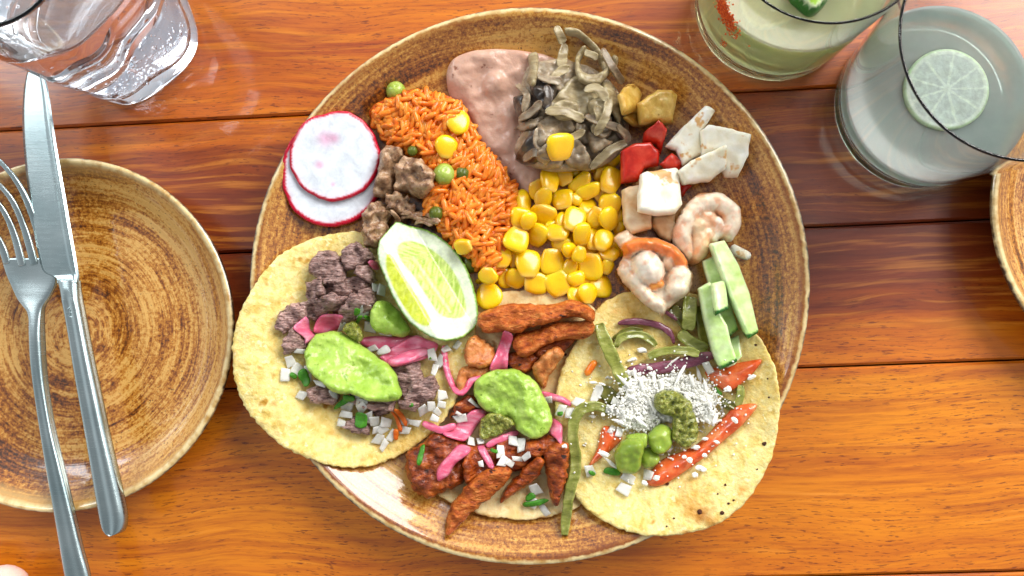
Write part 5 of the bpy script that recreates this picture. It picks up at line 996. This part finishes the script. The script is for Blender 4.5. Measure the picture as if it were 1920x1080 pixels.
g2, gc2, rb2, rt2, _ = tumbler((1449, 12), 150, .080, 1.08, .046, "clear tumbler with chili salt on its rim side, cut by the top edge", M['margarita'], "pale yellow green drink in the chili salt glass")
# lime slice in the drink
lz = .0213; q = at(1774, 168, lz); SR_ = .0188
V = []; F = []; cols = []; nr, na = 26, 120
segs = 9
for j in range(na):
    a = 2 * math.pi * j / na
    for i in range(nr):
        r = i / (nr - 1); V.append((q.x + SR_ * r * math.cos(a), q.y + SR_ * r * math.sin(a), lz + .0012 - .0006 * (r > .97)))
        u = (a * segs / (2 * math.pi) + .12 * math.sin(a * 2)) % 1; e = min(u, 1 - u) * r * 2 * math.pi / segs
        if r > .95: c = lin('#c0dcb4')
        elif r > .84 or r < .07 or e < .028: c = lin('#d9e8d6')
        else:
            k = .5 + .5 * noise.noise(Vector((a * 14, r * 4, 0))); c = tuple(x * (1 - k) + y * k for x, y in zip(lin('#bccdc0'), lin('#cbdacc')))
        cols.append(c)
nt = len(V)
for j in range(na):
    a = 2 * math.pi * j / na; V.append((q.x + SR_ * math.cos(a), q.y + SR_ * math.sin(a), lz - .0018)); cols.append(lin('#6f9a3a'))
for j in range(na):
    k = (j + 1) % na
    for i in range(nr - 1): F.append((j * nr + i, j * nr + i + 1, k * nr + i + 1, k * nr + i))
    F.append((j * nr + nr - 1, nt + j, nt + k, k * nr + nr - 1))
F.append(tuple(nt + j for j in range(na))[::-1])
me, c = mesh_of('lime_slice', V, F, M['lime'], np.array(cols)); o = link('lime_slice', me, loc=c); fin(o, "round thin lime slice floating in the cloudy drink", "lime slice")
# wedge of lime on the other glass
w0 = at(1527, -18, .062)
def lw_c(X, Y, d, top):
    c = np.array([lin('#9fce3c')] * len(X)); m = np.clip((.0018 - d) / .0004, 0, 1)[:, None]; m2 = (np.clip((.0030 - d) / .0004, 0, 1)[:, None]); c = c * (1 - m2) + np.array(lin('#dbe8b8')) * m2; return c * (1 - m) + np.array(lin('#1f6a1c')) * m
pillow("lime_chunk", [(1490, -60), (1480, -10), (1497, 12), (1520, 28), (1540, 16), (1556, -8), (1560, -60)], .010, .003, M['lime'], res=.001, basefun=lambda x, y: .044, cfun=lw_c, namp=.0006, splatit=False, label="green lime piece with dark skin in the drink cut by the top edge", cat="lime")
# chili salt on the outer wall of the glass
me_, V_, F_ = KR[0]; VV = []; FF = []; rnd = random.Random(5)
chm = M['chili']
def on_wall(a, z): rr = rb2 + (rt2 - rb2) * z / .080; return Vector((gc2.x + rr * math.cos(a), gc2.y + rr * math.sin(a), z))
def chip(p, s_):
    n0 = len(VV); R_ = Matrix.Rotation(rnd.uniform(0, 6), 4, 'Z') @ Matrix.Rotation(rnd.uniform(0, 6), 4, 'X'); _, V, F = KR[rnd.randrange(6)]
    VV.extend(tuple(p + (R_ @ Vector(v)) * s_) for v in V); FF.extend(tuple(n0 + i for i in f) for f in F)
for _ in range(850):
    a = math.radians(rnd.gauss(211, 7) + 0); z = .050 + rnd.gauss(0, .0035) + (math.degrees(a) - 205) * -.0004
    chip(on_wall(a, max(.02, z)), rnd.uniform(.0004, .0013))
me, c = mesh_of('chili_salt', VV, FF, chm, smooth=False); o = link('chili_salt', me, loc=c); fin(o, "orange red chili salt crust stuck to the outside of the glass", "chili salt", kind="stuff")
VV = []; FF = []
for _ in range(26): chip(on_wall(math.radians(rnd.gauss(222, 1.6)), max(.01, .022 + rnd.gauss(0, .002))), rnd.uniform(.0003, .0008))
me, c = mesh_of('chili_salt', VV, FF, chm, smooth=False); o = link('chili_salt', me, loc=c); fin(o, "small spot of chili salt low on the glass wall", "chili salt", kind="stuff")
# dented water glass, top left
def dent(a, r, z):
    t = max(0, min(1, z / .06)); return 1 + (.075 * math.cos(5 * a + 1.2 + 1.2 * t) * math.sin(math.pi * min(1, t * .9 + .12)) + .03 * math.cos(3 * a + 6 * t) * t + .012 * math.cos(9 * a - 3 * t) * t)
cw = at(245, 62, 0)
g3, gc3, rb3, rt3, wl = tumbler((243, 64), 130, .110, 1.2, .074, "dented clear glass of sparkling water at the top left corner", M['water'], "clear sparkling water in the dented glass", rfun=dent, floor=.009, wall=.0018)
me = bpy.data.meshes.new('bubble'); bm = bmesh.new(); bmesh.ops.create_icosphere(bm, subdivisions=2, radius=1); bm.to_mesh(me); bm.free(); me.materials.append(M['bubble']); me.polygons.foreach_set('use_smooth', [True] * len(me.polygons))
for k in range(280):
    a = math.radians(rnd.gauss(-48, 26)) if k < 210 else rnd.uniform(0, 6.28); z = abs(rnd.gauss(.010, .014)) + .0105
    z = min(z, .062); rr = (rb3 + (rt3 - rb3) * z / .090 - .0018) * dent(a, 0, z) - .0012
    if z < .014: rr *= rnd.uniform(.55, 1)
    o = link('bubble', me); o.location = (gc3.x + rr * math.cos(a), gc3.y + rr * math.sin(a), z); s_ = rnd.uniform(.0004, .0011); o.scale = (s_,) * 3
    fin(o, "tiny gas bubble clinging inside the sparkling water glass", "bubble", "gas bubbles in the sparkling water")
# ------------------------------------------------------------------ hand at the lower left corner
def hand():
    z0 = .012; J = []; E = []; R = []
    def add(p, r, par=None):
        J.append(p); R.append(r)
        if par is not None: E.append((par, len(J) - 1))
        return len(J) - 1
    tip = at(36, 1034, z0); base = Vector((tip.x - .035, tip.y - .085, z0 + .012))
    wr = add(base, (.027, .018)); pm = add(base + Vector((.004, .030, 0)), (.036, .014), wr); kn_ = add(base + Vector((.006, .052, 0)), (.038, .012), pm)
    for k, (dx, L) in enumerate(((-.030, .030), (-.012, .037), (.006, .040), (.024, 1))):
        b = base + Vector((.006 + dx, .056, 0)); i0 = add(b, (.0095, .009), kn_)
        t = tip + Vector((0, -.006, 0)) if k == 3 else b + Vector((dx * .15, L * .7, -.012))
        if k == 3: m = (b + t) / 2 + Vector((0, 0, .004))
        else: m = (b + t) / 2 + Vector((0, .004, .004))
        i1 = add(m, (.0108, .010) if k == 3 else (.0088, .0085), i0); add(t, (.0105, .0095) if k == 3 else (.0078, .0075), i1)
    t0 = add(base + Vector((.036, .022, -.002)), (.013, .012), pm); t1 = add(base + Vector((.052, .038, -.004)), (.011, .010), t0); add(base + Vector((.060, .052, -.006)), (.0095, .009), t1)
    el = add(base + Vector((-.02, -.12, 0)), (.034, .030), wr)
    me = bpy.data.meshes.new('hand'); me.from_pydata([tuple(j) for j in J], E, []); o = link('hand', me)
    sk = o.modifiers.new('skin', 'SKIN'); 
    if not me.skin_vertices: 
        bm = bmesh.new(); bm.from_mesh(me); bm.verts.layers.skin.verify(); bm.to_mesh(me); bm.free()
    for v, r in zip(me.skin_vertices[0].data, R): v.radius = r
    me.skin_vertices[0].data[0].use_root = True
    s2 = o.modifiers.new('sub', 'SUBSURF'); s2.levels = s2.render_levels = 2; me.materials.append(M['skin'])
    dg = bpy.context.evaluated_depsgraph_get(); nm = bpy.data.meshes.new_from_object(o.evaluated_get(dg)); nm.materials.clear(); nm.materials.append(M['skin']); nm.polygons.foreach_set('use_smooth', [True] * len(nm.polygons))
    o.modifiers.clear(); o.data = nm; nm.name = 'hand'; bpy.data.meshes.remove(me)
    fin(o, "pale pink fingertip of a hand poking into the lower left corner", "hand")
hand()
